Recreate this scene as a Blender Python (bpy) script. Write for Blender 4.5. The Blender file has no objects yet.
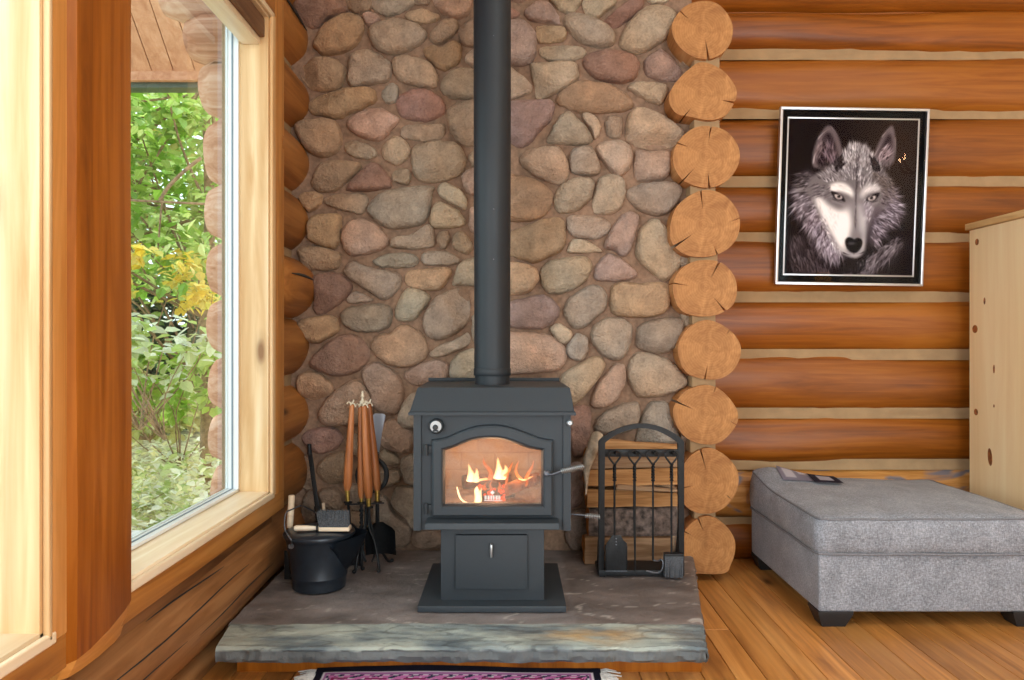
import bpy, bmesh, math, random
import numpy as np
from mathutils import Vector, Matrix, noise
R = random.Random(7)
PI = math.pi
C = bpy.context.scene.collection
FPX, CAMZ = 768.0, 1.2
def P(px, py, Y):
    """a point of the place at depth Y, from where it shows in the photograph"""
    return Vector(((px-512)/FPX*Y, Y, CAMZ-(py-340)/FPX*Y))
def lin(c):
    return tuple((v/12.92 if v <= .04045 else ((v+.055)/1.055)**2.4) for v in (x/255 for x in c))
def L4(c): return (*lin(c), 1.0)

# ---------------------------------------------------------------- materials
class NT:
    def __init__(s, name):
        s.m = bpy.data.materials.new(name); s.m.use_nodes = True
        s.t = s.m.node_tree; s.t.nodes.clear()
        s.out = s.n('ShaderNodeOutputMaterial')
    def n(s, typ, **kw):
        nd = s.t.nodes.new(typ)
        for k, v in kw.items():
            if k in nd.inputs and not hasattr(nd, k): nd.inputs[k].default_value = v
            else: setattr(nd, k, v)
        return nd
    def l(s, a, b): s.t.links.new(a, b)
    def set(s, nd, **kw):
        for k, v in kw.items(): nd.inputs[k.replace('_', ' ')].default_value = v
    def bsdf(s, col=None, rough=.6, metal=0, spec=.5):
        b = s.n('ShaderNodeBsdfPrincipled')
        b.inputs['Roughness'].default_value = rough; b.inputs['Metallic'].default_value = metal
        b.inputs['Specular IOR Level'].default_value = spec
        if col is not None:
            if hasattr(col, 'links') or hasattr(col, 'is_output'): s.l(col, b.inputs['Base Color'])
            else: b.inputs['Base Color'].default_value = L4(col)
        s.l(b.outputs[0], s.out.inputs[0]); return b
    def coords(s, scale=(1,1,1), rnd=True):
        tc = s.n('ShaderNodeTexCoord'); mp = s.n('ShaderNodeMapping')
        mp.inputs['Scale'].default_value = scale
        s.l(tc.outputs['Object'], mp.inputs[0])
        if rnd:
            oi = s.n('ShaderNodeObjectInfo'); mu = s.n('ShaderNodeMath', operation='MULTIPLY'); mu.inputs[1].default_value = 37.0
            s.l(oi.outputs['Random'], mu.inputs[0]); s.l(mu.outputs[0], mp.inputs['Location'])
        return mp.outputs[0]
    def noise(s, vec, scale, detail=4, rough=.55, dist=0):
        nd = s.n('ShaderNodeTexNoise'); s.l(vec, nd.inputs['Vector'])
        nd.inputs['Scale'].default_value = scale; nd.inputs['Detail'].default_value = detail
        nd.inputs['Roughness'].default_value = rough; nd.inputs['Distortion'].default_value = dist
        return nd.outputs['Fac']
    def ramp(s, fac, stops):
        r = s.n('ShaderNodeValToRGB'); e = r.color_ramp.elements
        while len(e) < len(stops): e.new(.5)
        for i, (p, c) in enumerate(stops):
            e[i].position = p; e[i].color = L4(c) if len(c) == 3 else c
        s.l(fac, r.inputs[0]); return r.outputs[0]
    def mix(s, fac, a, b, mode='MIX'):
        m = s.n('ShaderNodeMix', data_type='RGBA', blend_type=mode)
        for sock, v in ((m.inputs[0], fac), (m.inputs[6], a), (m.inputs[7], b)):
            if hasattr(v, 'is_output'): s.l(v, sock)
            elif isinstance(v, (int, float)): sock.default_value = v
            else: sock.default_value = L4(v) if len(v) == 3 else v
        return m.outputs[2]
    def bump(s, h, b, strength=.3, dist=.01):
        bp = s.n('ShaderNodeBump'); bp.inputs['Strength'].default_value = strength
        bp.inputs['Distance'].default_value = dist
        s.l(h, bp.inputs['Height']); s.l(bp.outputs[0], b.inputs['Normal'])
    def math(s, op, a, b=None):
        m = s.n('ShaderNodeMath', operation=op)
        for i, v in enumerate((a, b)):
            if v is None: continue
            if hasattr(v, 'is_output'): s.l(v, m.inputs[i])
            else: m.inputs[i].default_value = v
        return m.outputs[0]

def plain(name, col, rough=.6, metal=0, spec=.5, var=0, nscale=20, bump=0):
    t = NT(name)
    if not var and not bump: t.bsdf(col, rough, metal, spec); return t.m
    v = t.coords(); f = t.noise(v, nscale)
    c = t.ramp(f, [(.3, tuple(max(0, x*(1-var)) for x in col)), (.7, tuple(min(255, x*(1+var)) for x in col))])
    b = t.bsdf(c, rough, metal, spec)
    if bump: t.bump(f, b, bump, .005)
    return t.m

def wood(name, lo, mid, hi, axis='Y', rough=.45, grain=1.0, knots=.5, knotcol=(70,38,14), spec=.4, rings=0.0, attr=None, bump=.12):
    """grain runs along one axis; knots and long streaks belong to the timber"""
    t = NT(name)
    k = {'X': (.06,1,1), 'Y': (1,.06,1), 'Z': (1,1,.06)}[axis]
    kk = {'X': (.35,1,1), 'Y': (1,.35,1), 'Z': (1,1,.35)}[axis]
    v = t.coords(k); vk = t.coords(kk)
    if attr:
        at = t.n('ShaderNodeAttribute', attribute_name=attr)
        for nd in [x for x in t.t.nodes if x.type == 'MAPPING']:
            for lk in list(nd.inputs['Location'].links): t.t.links.remove(lk)
            sc = t.n('ShaderNodeVectorMath', operation='SCALE'); sc.inputs['Scale'].default_value = 40
            t.l(at.outputs['Vector'], sc.inputs[0]); t.l(sc.outputs[0], nd.inputs['Location'])
    warp = t.noise(vk, 2.2, 2)
    g1 = t.noise(v, 26*grain, 5, .6, 1.2)
    g2 = t.noise(v, 7*grain, 3, .5, 2.0)
    big = t.noise(vk, 1.6, 2)
    f = t.math('ADD', t.math('MULTIPLY', g1, .45), t.math('ADD', t.math('MULTIPLY', g2, .35), t.math('MULTIPLY', big, .3)))
    col = t.ramp(f, [(.42, lo), (.55, mid), (.68, hi)])
    if rings:
        w = t.n('ShaderNodeTexWave', wave_type='BANDS', bands_direction={'X':'Y','Y':'X','Z':'X'}[axis])
        t.l(v, w.inputs[0]); w.inputs['Scale'].default_value = 9*grain; w.inputs['Distortion'].default_value = 9; w.inputs['Detail'].default_value = 2; w.inputs['Detail Scale'].default_value = .6
        col = t.mix(t.math('MULTIPLY', w.outputs['Fac'], rings), col, lo)
    if knots:
        vo = t.n('ShaderNodeTexVoronoi'); t.l(vk, vo.inputs['Vector']); vo.inputs['Scale'].default_value = 4.2
        nz = t.noise(vk, 18, 2)
        d = t.math('ADD', vo.outputs['Distance'], t.math('MULTIPLY', nz, .06))
        sep = t.n('ShaderNodeSeparateColor'); t.l(vo.outputs['Color'], sep.inputs[0])
        pick = t.math('LESS_THAN', sep.outputs[0], knots)
        kf = t.ramp(d, [(.07, (1,1,1,1)), (.13, (.25,.25,.25,1)), (.2, (0,0,0,1))])
        col = t.mix(t.math('MULTIPLY', kf, pick), col, knotcol)
    if attr:
        col = t.mix(1.0, col, at.outputs['Color'], 'MULTIPLY') if False else col
        h = t.n('ShaderNodeHueSaturation'); t.l(col, h.inputs['Color'])
        sp = t.n('ShaderNodeSeparateColor'); t.l(at.outputs['Color'], sp.inputs[0])
        t.l(t.math('ADD', t.math('MULTIPLY', sp.outputs[0], .75), .62), h.inputs['Value'])
        col = h.outputs['Color']
    else:
        oi = t.n('ShaderNodeObjectInfo'); h = t.n('ShaderNodeHueSaturation'); t.l(col, h.inputs['Color'])
        t.l(t.math('ADD', t.math('MULTIPLY', oi.outputs['Random'], .22), .89), h.inputs['Value']); col = h.outputs['Color']
    b = t.bsdf(col, rough, 0, spec)
    if bump: t.bump(f, b, bump, .01)
    return t.m

def vcol(name, rough=.8, spec=.3, nscale=60, var=.25, bump=.5, bdist=.006, fine=True):
    """colour of the thing itself held per vertex, mottled by noise"""
    t = NT(name); at = t.n('ShaderNodeAttribute', attribute_name='Col')
    v = t.coords(rnd=False); f = t.noise(v, nscale, 6, .65); f2 = t.noise(v, nscale*.22, 4, .6)
    h = t.n('ShaderNodeHueSaturation'); t.l(at.outputs['Color'], h.inputs['Color'])
    s_ = t.math('ADD', t.math('MULTIPLY', f, .5), t.math('MULTIPLY', f2, .5))
    t.l(t.math('ADD', t.math('MULTIPLY', t.math('SUBTRACT', s_, .5), var*4), 1.0), h.inputs['Value'])
    b = t.bsdf(h.outputs['Color'], rough, 0, spec)
    if bump: t.bump(t.math('ADD', f, f2), b, bump, bdist)
    return t.m

def ringmat(name, lo, hi):
    """sawn end grain: rings about the log's own axis (local Y)"""
    t = NT(name); tc = t.n('ShaderNodeTexCoord'); mp = t.n('ShaderNodeMapping'); mp.inputs['Scale'].default_value = (1,0,1)
    t.l(tc.outputs['Object'], mp.inputs[0])
    nz = t.n('ShaderNodeTexNoise'); t.l(mp.outputs[0], nz.inputs['Vector']); nz.inputs['Scale'].default_value = 13; nz.inputs['Detail'].default_value = 6; nz.inputs['Roughness'].default_value = .65; nz.inputs['Distortion'].default_value = 1.5
    w = t.n('ShaderNodeTexWave', wave_type='RINGS', rings_direction='SPHERICAL'); t.l(mp.outputs[0], w.inputs[0])
    w.inputs['Scale'].default_value = 26; w.inputs['Distortion'].default_value = 3.5; w.inputs['Detail'].default_value = 3
    f = t.math('ADD', t.math('MULTIPLY', w.outputs['Fac'], .07), t.math('MULTIPLY', nz.outputs['Fac'], .95))
    c = t.ramp(f, [(.28, lo), (.72, hi)])
    b = t.bsdf(c, .55, 0, .3); t.bump(f, b, .1, .004); return t.m

def glassmat(name, tint=(235,242,240), refl=1.0, haze=None):
    t = NT(name); tr = t.n('ShaderNodeBsdfTransparent'); tr.inputs[0].default_value = L4(tint)
    gl = t.n('ShaderNodeBsdfGlossy'); gl.inputs['Roughness'].default_value = 0
    fr = t.n('ShaderNodeFresnel'); fr.inputs[0].default_value = 1.45
    ge = t.n('ShaderNodeNewGeometry'); front = t.math('SUBTRACT', 1.0, ge.outputs['Backfacing'])   # one mirror surface per pane
    mx = t.n('ShaderNodeMixShader'); t.l(t.math('MULTIPLY', t.math('MULTIPLY', fr.outputs[0], refl), front), mx.inputs[0])
    t.l(tr.outputs[0], mx.inputs[1]); t.l(gl.outputs[0], mx.inputs[2]); last = mx.outputs[0]
    if haze:
        df = t.n('ShaderNodeBsdfDiffuse'); df.inputs[0].default_value = L4(haze[0])
        f = t.noise(t.coords(rnd=False), 9, 4, .6, .6)
        m2 = t.n('ShaderNodeMixShader'); t.l(t.ramp(f, [(.35, (haze[1],)*3+(1,)), (.7, (haze[2],)*3+(1,))]), m2.inputs[0])
        t.l(last, m2.inputs[1]); t.l(df.outputs[0], m2.inputs[2]); last = m2.outputs[0]
    t.l(last, t.out.inputs[0]); return t.m

def emit(name, col, strength):
    t = NT(name); e = t.n('ShaderNodeEmission'); e.inputs[0].default_value = L4(col); e.inputs[1].default_value = strength
    t.l(e.outputs[0], t.out.inputs[0]); return t.m

# ---------------------------------------------------------------- mesh building
class MB:
    def __init__(s): s.bm = bmesh.new(); s.mi = 0
    def face(s, vs, mi=None):
        try:
            f = s.bm.faces.new(vs); f.material_index = s.mi if mi is None else mi; return f
        except ValueError: return None
    def v(s, p): return s.bm.verts.new(p)
    def box(s, lo, hi, bevel=0, seg=2, M=None):
        lo, hi = Vector(lo), Vector(hi)
        c = [(x,y,z) for x in (lo.x,hi.x) for y in (lo.y,hi.y) for z in (lo.z,hi.z)]
        vs = [s.v(M @ Vector(p) if M else p) for p in c]
        fs = [s.face([vs[i] for i in q]) for q in ((0,1,3,2),(4,6,7,5),(0,4,5,1),(2,3,7,6),(0,2,6,4),(1,5,7,3))]
        if bevel:
            es = list({e for f in fs for e in f.edges})
            r = bmesh.ops.bevel(s.bm, geom=es, offset=bevel, segments=seg, profile=.6, affect='EDGES')
            for f in r['faces']: f.material_index = s.mi
        return s
    def bar(s, a, b, w, d, up=(0,0,1), bevel=0):
        """a straight bar from a to b of section w x d"""
        a, b = Vector(a), Vector(b); z = (b-a).normalized(); u = Vector(up)
        x = u.cross(z)
        if x.length < 1e-4: x = Vector((1,0,0)).cross(z)
        x.normalize(); y = z.cross(x)
        M = Matrix((x, y, z)).transposed().to_4x4(); M.translation = a
        return s.box((-w/2,-d/2,0), (w/2,d/2,(b-a).length), bevel, 2, M)
    def tube(s, pts, r, seg=10, caps=True, squash=(1,1), closed=False, twist=0):
        pts = [Vector(p) for p in pts]; n = len(pts)
        rr = r if isinstance(r, (list, tuple)) else [r]*n
        T = []
        for i in range(n):
            a = pts[(i-1) % n] if closed or i > 0 else pts[i]; b = pts[(i+1) % n] if closed or i < n-1 else pts[i]
            T.append((b-a).normalized())
        u = Vector((0,0,1)).cross(T[0])
        if u.length < .1: u = Vector((1,0,0)).cross(T[0])
        u.normalize(); rings = []
        for i in range(n):
            u = (u - T[i]*u.dot(T[i])).normalized(); w = T[i].cross(u); ring = []
            for k in range(seg):
                a = 2*PI*k/seg + twist*i
                ring.append(s.v(pts[i] + u*math.cos(a)*rr[i]*squash[0] + w*math.sin(a)*rr[i]*squash[1]))
            rings.append(ring)
        m = n if closed else n-1
        for i in range(m):
            A, B = rings[i], rings[(i+1) % n]
            for k in range(seg): s.face((A[k], A[(k+1) % seg], B[(k+1) % seg], B[k]))
        if caps and not closed:
            s.face(rings[0][::-1]); s.face(rings[-1])
        return s
    def lathe(s, prof, org=(0,0,0), seg=32, M=None, capb=True, capt=True):
        org = Vector(org); rings = []
        for r, z in prof:
            ring = []
            for k in range(seg):
                p = Vector((r*math.cos(2*PI*k/seg), r*math.sin(2*PI*k/seg), z))
                ring.append(s.v((M @ p if M else p) + org))
            rings.append(ring)
        for A, B in zip(rings, rings[1:]):
            for k in range(seg): s.face((A[k], A[(k+1) % seg], B[(k+1) % seg], B[k]))
        if capb: s.face(rings[0][::-1])
        if capt: s.face(rings[-1])
        return s
    def prism(s, poly, f0, f1, bevel=0, mi_end=None):
        """poly of 2D points; f0/f1 map a 2D point to the two ends"""
        A = [s.v(f0(p)) for p in poly]; B = [s.v(f1(p)) for p in poly]; n = len(poly); fs = []
        fs.append(s.face(A[::-1], mi_end)); fs.append(s.face(B, mi_end))
        for k in range(n): fs.append(s.face((A[k], A[(k+1) % n], B[(k+1) % n], B[k])))
        if bevel:
            es = list({e for f in fs[:2] if f for e in f.edges})
            bmesh.ops.bevel(s.bm, geom=es, offset=bevel, segments=2, profile=.6, affect='EDGES')
        return s
    def prismY(s, poly, y0, y1, bevel=0):
        return s.prism(poly, lambda p: (p[0], y0, p[1]), lambda p: (p[0], y1, p[1]), bevel)
    def prismX(s, poly, x0, x1, bevel=0):
        return s.prism(poly, lambda p: (x0, p[0], p[1]), lambda p: (x1, p[0], p[1]), bevel)
    def prismZ(s, poly, z0, z1, bevel=0):
        return s.prism(poly, lambda p: (p[0], p[1], z0), lambda p: (p[0], p[1], z1), bevel)
    def grid(s, nu, nv, fn, mi=None):
        g = [[s.v(fn(i/nu, j/nv)) for j in range(nv+1)] for i in range(nu+1)]
        for i in range(nu):
            for j in range(nv): s.face((g[i][j], g[i+1][j], g[i+1][j+1], g[i][j+1]), mi)
        return g

def root_of(o):
    while o.parent: o = o.parent
    return o
def obj(name, mb, mats, parent=None, smooth=35, loc=None, cols=None):
    bm = mb.bm if isinstance(mb, MB) else mb
    bmesh.ops.recalc_face_normals(bm, faces=bm.faces)
    org = Vector((0,0,0))
    if parent is not None: org = root_of(parent)['_org']; org = Vector(org)
    elif loc is not None: org = Vector(loc)
    if org.length: bmesh.ops.translate(bm, verts=bm.verts, vec=-org)
    me = bpy.data.meshes.new(name); bm.to_mesh(me); bm.free()
    for m in (mats if isinstance(mats, (list, tuple)) else [mats]): me.materials.append(m)
    if smooth:
        me.polygons.foreach_set('use_smooth', [True]*len(me.polygons))
        if smooth < 180: me.set_sharp_from_angle(angle=math.radians(smooth))
    if cols is not None:
        a = me.color_attributes.new('Col', 'FLOAT_COLOR', 'POINT')
        a.data.foreach_set('color', np.asarray(cols, dtype=np.float32).ravel())
    o = bpy.data.objects.new(name, me); C.objects.link(o)
    if parent is not None: o.parent = parent
    else: o['_org'] = tuple(org); o.location = org
    return o
def tag(o, label, cat, group=None, kind=None):
    o['label'] = label; o['category'] = cat
    if group: o['group'] = group
    if kind: o['kind'] = kind
    return o
def thing(name, label, cat, loc, group=None):
    o = bpy.data.objects.new(name, None); C.objects.link(o); o.location = loc; o['_org'] = tuple(loc); o.empty_display_size = .05
    return tag(o, label, cat, group)
def setting(name, loc=(0,0,0)):
    o = bpy.data.objects.new(name, None); C.objects.link(o); o.location = loc; o['_org'] = tuple(loc); o['kind'] = 'structure'; return o
def struct(name, mb, mats, smooth=35, **k):
    o = obj(name, mb, mats, None, smooth, **k); o['kind'] = 'structure'; return o
def cr(pts, n=6, closed=True):
    """Catmull-Rom through 2D or 3D points"""
    pts = [Vector(p) for p in pts]; out = []; m = len(pts)
    for i in range(m if closed else m-1):
        if closed: p0, p1, p2, p3 = pts[i-1], pts[i], pts[(i+1) % m], pts[(i+2) % m]
        else: p0, p1, p2, p3 = pts[max(i-1,0)], pts[i], pts[i+1], pts[min(i+2,m-1)]
        for k in range(n):
            t = k/n
            out.append(.5*((2*p1)+(p2-p0)*t+(2*p0-5*p1+4*p2-p3)*t*t+(3*p1-p0-3*p2+p3)*t**3))
    if not closed: out.append(pts[-1])
    return out
# ---------------------------------------------------------------- palette
M = {}
M['log'] = wood('log_wall_wood', (108,55,8), (140,76,15), (160,94,28), 'X', .42, .9, .4, (62,32,10))
M['log_y'] = wood('log_side_wood', (96,60,32), (138,92,52), (166,118,74), 'Y', .5, .8, .3)
M['log_out'] = wood('weathered_log', (158,106,80), (190,144,118), (212,178,156), 'X', .85, 1, .1, spec=.1)
M['ends'] = ringmat('sawn_log_end', (140,88,42), (190,134,78))
M['ends_l'] = wood('corner_log_wood', (112,66,26), (150,94,42), (174,116,58), 'Y', .5, .7, .3)
M['chink'] = plain('chinking', (160,130,94), .9, var=.05, nscale=12, bump=.1)
M['post'] = wood('post_wood', (104,53,7), (140,76,13), (164,96,28), 'Z', .4, .9, .5)
M['casing'] = wood('casing_wood', (164,104,44), (194,132,66), (212,152,86), 'Z', .4, .8, .2)
M['casing_y'] = wood('casing_wood_lying', (154,96,40), (184,122,56), (204,144,76), 'Y', .4, .8, .3)
M['pine_z'] = wood('pale_pine_upright', (206,160,106), (238,208,162), (250,230,194), 'Z', .5, .55, .35, (150,110,75), rings=.5)
M['pine_y'] = wood('pale_pine_lying', (224,198,160), (240,220,188), (250,236,212), 'Y', .45, .7, .25, (150,110,75), rings=.3)
M['armoire'] = wood('armoire_pine', (232,198,148), (240,210,162), (246,222,178), 'Z', .45, .4, .3, (130,76,34), rings=0, bump=.02)
M['vinyl'] = plain('white_vinyl', (232,236,238), .35)
M['gasket'] = plain('grey_gasket', (120,135,145), .6)
M['glass'] = glassmat('window_glass')
M['stone'] = vcol('field_stone', .9, .2, 85, .42, 1.0, .02)
M['mortar'] = plain('mortar', (142,114,94), .95, 0, .1, .12, 40, .6)
M['slate'] = vcol('slate', .55, .4, 28, .2, .55, .01)
M['floor'] = wood('floor_board', (140,88,40), (184,124,62), (206,148,84), 'Y', .33, .9, .45, (84,44,18), .45, rings=.2, attr='Col', bump=.06)
M['stove'] = plain('stove_paint', (44,51,57), .55, 0, .45, .05, 300, .05)
M['stove_dark'] = plain('stove_dark_metal', (40,44,48), .6, 0, .4)
M['pipe'] = plain('pipe_paint', (32,37,42), .5, 0, .4)
M['iron'] = plain('wrought_iron', (25,26,28), .5, .2, .4, .2, 80, .2)
M['iron_grey'] = plain('worn_iron', (96,98,104), .4, .8, .5, .15, 60)
M['steel'] = plain('bright_steel', (170,172,174), .35, .8)
M['tin'] = plain('black_tin', (36,43,52), .32, .2, .5, .1, 40)
M['brass'] = plain('aged_brass', (170,140,70), .4, .9, .5, .15, 120)
M['handle'] = wood('oiled_handle_wood', (140,80,40), (176,106,60), (200,134,86), 'Z', .4, 1.5, 0)
M['palewood'] = wood('pale_handle_wood', (214,190,160), (232,212,186), (242,228,206), 'X', .5, 1.5, 0)
M['bristle'] = plain('charcoal_bristle', (82,84,88), .9, 0, .2, .3, 200, .6)
M['leather'] = plain('pale_leather', (222,208,184), .8)
M['fabric'] = None
M['black'] = plain('black_leg', (26,26,28), .5)
M['silver'] = plain('silver_moulding', (200,198,200), .3, .9)
M['mat'] = plain('black_mat', (9,8,9), .9, 0, .1)
M['paint'] = None
# upholstery: heathered weave
t = NT('heather_fabric'); v = t.coords(rnd=False); v2 = t.coords((1,1,.35), False); v3 = t.coords((.35,1,1), False)
f1 = t.noise(v2, 210, 4, .75); f2 = t.noise(v3, 210, 4, .75); f3 = t.noise(v, 9, 3)
s_ = t.math('ADD', t.math('MULTIPLY', t.math('ADD', f1, f2), .42), t.math('MULTIPLY', f3, .16))
c_ = t.ramp(s_, [(.37, (94,95,100)), (.5, (134,136,142)), (.63, (174,176,184))])
b_ = t.bsdf(c_, .95, 0, .1); t.bump(s_, b_, .5, .004); b_.inputs['Sheen Weight'].default_value = .15
M['fabric'] = t.m
t = NT('painted_print'); at = t.n('ShaderNodeAttribute', attribute_name='Col'); t.bsdf(at.outputs['Color'], .8, 0, .02); M['paint'] = t.m
t = NT('woven_rug'); at = t.n('ShaderNodeAttribute', attribute_name='Col'); b_ = t.bsdf(at.outputs['Color'], .95, 0, .05)
t.bump(t.noise(t.coords(rnd=False), 300, 2), b_, .5, .004); M['rug'] = t.m
def leafmat(name, col, tr=.45):
    t = NT(name); oi = t.n('ShaderNodeAttribute', attribute_name='Col')
    d = t.n('ShaderNodeBsdfDiffuse'); t.l(oi.outputs['Color'], d.inputs[0])
    r = t.n('ShaderNodeBsdfTranslucent'); t.l(oi.outputs['Color'], r.inputs[0])
    g = t.n('ShaderNodeBsdfGlossy'); g.inputs['Roughness'].default_value = .35
    m = t.n('ShaderNodeMixShader'); m.inputs[0].default_value = tr; t.l(d.outputs[0], m.inputs[1]); t.l(r.outputs[0], m.inputs[2])
    m2 = t.n('ShaderNodeMixShader'); m2.inputs[0].default_value = .06; t.l(m.outputs[0], m2.inputs[1]); t.l(g.outputs[0], m2.inputs[2])
    t.l(m2.outputs[0], t.out.inputs[0]); return t.m
M['leaf'] = leafmat('leaf', None)
M['bark'] = plain('bark', (146,120,96), .9, 0, .1, .25, 25, .6)
M['soil'] = plain('leaf_litter', (186,176,136), .95, 0, .1, .35, 14, .5)
M['deck'] = wood('grey_deck', (178,174,168), (200,196,190), (216,212,206), 'Y', .8, 1, .1)
M['soffit'] = wood('soffit_board', (190,130,92), (212,154,116), (224,172,136), 'Y', .6, .8, .1)
M['fascia'] = plain('dark_green_gutter', (72,84,66), .5)
M['plaster'] = plain('ceiling_board', (214,196,168), .7, 0, .3, .08, 6)
M['ember'] = emit('ember', (255,88,40), 2.2)

# bottom log of the back wall: paler, with a blue-grey stain
t = NT('stained_log'); v = t.coords((.08,1,1)); f = t.noise(v, 20, 5, .6, 1.2); vs = t.coords((.5,1,1), False); s_ = t.noise(vs, 5.5, 3, .5, .8)
c_ = t.ramp(f, [(.35, (150,94,36)), (.55, (186,130,66)), (.7, (204,152,92))]); c_ = t.mix(t.ramp(s_, [(.52, (0,0,0,1)), (.58, (1,1,1,1))]), c_, (116,108,112))
b_ = t.bsdf(c_, .5, 0, .3); M['log_stain'] = t.m
# ================================================================ SETTING
# ---- floor boards running away from the camera
mb = MB(); cols = []
x = -1.45; W = [.108, .118, .098, .125, .112]; k = 0
while x < 5.2:
    w = W[k % 5]; k += 1; y = -4.0 - R.random()*1.5
    while y < 4.5:
        ln = R.uniform(1.1, 2.9); y1 = min(y+ln, 4.55); y0 = max(y, -4.05)
        if y1 > y0+.02:
            n0 = len(mb.bm.verts); g = .0012
            A = [(x+g,y0+g),(x+w-g,y0+g),(x+w-g,y1-g),(x+g,y1-g)]; e = .0016
            T_ = [mb.v((p[0]+(e if i in (0,3) else -e), p[1]+(e if i < 2 else -e), 0)) for i, p in enumerate(A)]
            B_ = [mb.v((p[0], p[1], -.003)) for p in A]; D_ = [mb.v((p[0], p[1], -.02)) for p in A]
            mb.face(T_)
            for q in range(4):
                mb.face((B_[q], B_[(q+1) % 4], T_[(q+1) % 4], T_[q])); mb.face((D_[q], D_[(q+1) % 4], B_[(q+1) % 4], B_[q]))
            c = (R.random(), R.random(), R.random(), 1); cols += [c]*12
        y += ln
    x += w
vv = [mb.v(p) for p in ((-1.5,-4.1,-.02),(5.2,-4.1,-.02),(5.2,4.55,-.02),(-1.5,4.55,-.02))]; mb.face(vv); cols += [(0,0,0,1)]*4
struct('floor', mb, M['floor'], 0, cols=cols)

# ---- log helper: a peeled log with natural swellings
def log_mesh(mb, p0, p1, ry, rz, seg=28, n=24, amp=.008, seed=0, clampx=None, round_end=0, sq=1.0):
    p0, p1 = Vector(p0), Vector(p1); ax = (p1-p0); L = ax.length; ax.normalize()
    side = Vector((0,0,1)).cross(ax).normalized(); rings = []
    for i in range(n+1):
        t = i/n; c = p0 + ax*L*t; ring = []
        e = 1
        if round_end and t*L < round_end: e = math.sqrt(max(0, 1-(1-t*L/round_end)**2))*.22+.78
        for k in range(seg):
            a = 2*PI*k/seg
            d = 1 + amp/ry*noise.noise(Vector((t*L*1.3+seed*7.1, math.cos(a)*.9+seed, math.sin(a)*.9)))*2
            ca_, sa_ = math.cos(a), math.sin(a); ca_ = math.copysign(abs(ca_)**sq, ca_); sa_ = math.copysign(abs(sa_)**sq, sa_)
            p = c + side*ca_*ry*d*e + Vector((0,0,1))*sa_*rz*d*e
            if clampx is not None: p.x = max(p.x, clampx)
            ring.append(mb.v(p))
        rings.append(ring)
    for A, B in zip(rings, rings[1:]):
        for k in range(seg): mb.face((A[k], A[(k+1) % seg], B[(k+1) % seg], B[k]))
    mb.face(rings[0][::-1]); mb.face(rings[-1])

# ---- back wall of lying logs with chinking; the same logs run on outside the corner as tails
YC = 4.32
bounds = [10, 55, 114, 182, 238, 297, 354.5, 413, 464, 522, 580]
zs = [CAMZ+(340-b)/FPX*4.2 for b in bounds]; zs[-1] = 0.0
zs = [zs[0]+.30, *zs]
tails = [-1.95,-1.80,-1.71,-1.685,-1.68,-1.67,-1.67,-1.66,-1.66,-1.65,-1.65]
wb = setting('wall_back', (0, YC, 0)); 
for i in range(len(zs)-1):
    zt, zb = zs[i], zs[i+1]; gap = .0 if i == 0 else .009
    rz = (zt-zb)/2 - gap*.5 + .012; zc = (zt+zb)/2
    mb = MB(); log_mesh(mb, (.75, YC, zc), (5.15, YC, zc), .165, rz, 36, 40, .010, i+3, sq=.78)
    o = obj('log', mb, M['log_stain'] if i == 9 else M['log'], wb)
    mb = MB(); log_mesh(mb, (tails[i], YC, zc), (-.6, YC, zc), .165, rz, 26, 14, .012, i+23, round_end=.07)
    obj('log_tail', mb, M['log_out'], wb)
mb = MB(); log_mesh(mb, (-2.15, YC, zs[0]+.16), (-.6, YC, zs[0]+.16), .17, .165, 26, 14, .012, 41, round_end=.07)
obj('log_tail', mb, M['log_out'], wb)
mb = MB(); log_mesh(mb, (.75, YC, zs[0]+.16), (5.15, YC, zs[0]+.16), .165, .165, 26, 14, .012, 42); obj('log', mb, M['log'], wb)
mb = MB()
for z in zs[2:-1]:
    mb.grid(60, 4, lambda u, v, z=z: (.75+u*4.4, 4.192+.010*noise.noise(Vector((u*30, v*2, z*5))), z-.030+v*.060))
obj('chinking', mb, M['chink'], wb)
mb = MB(); mb.box((.7, 4.24, 0), (5.15, 4.4, 3.3)); mb.box((-1.35, 4.15, 0), (.75, 4.45, 3.5)); obj('wall_core', mb, M['log'], wb)

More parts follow.
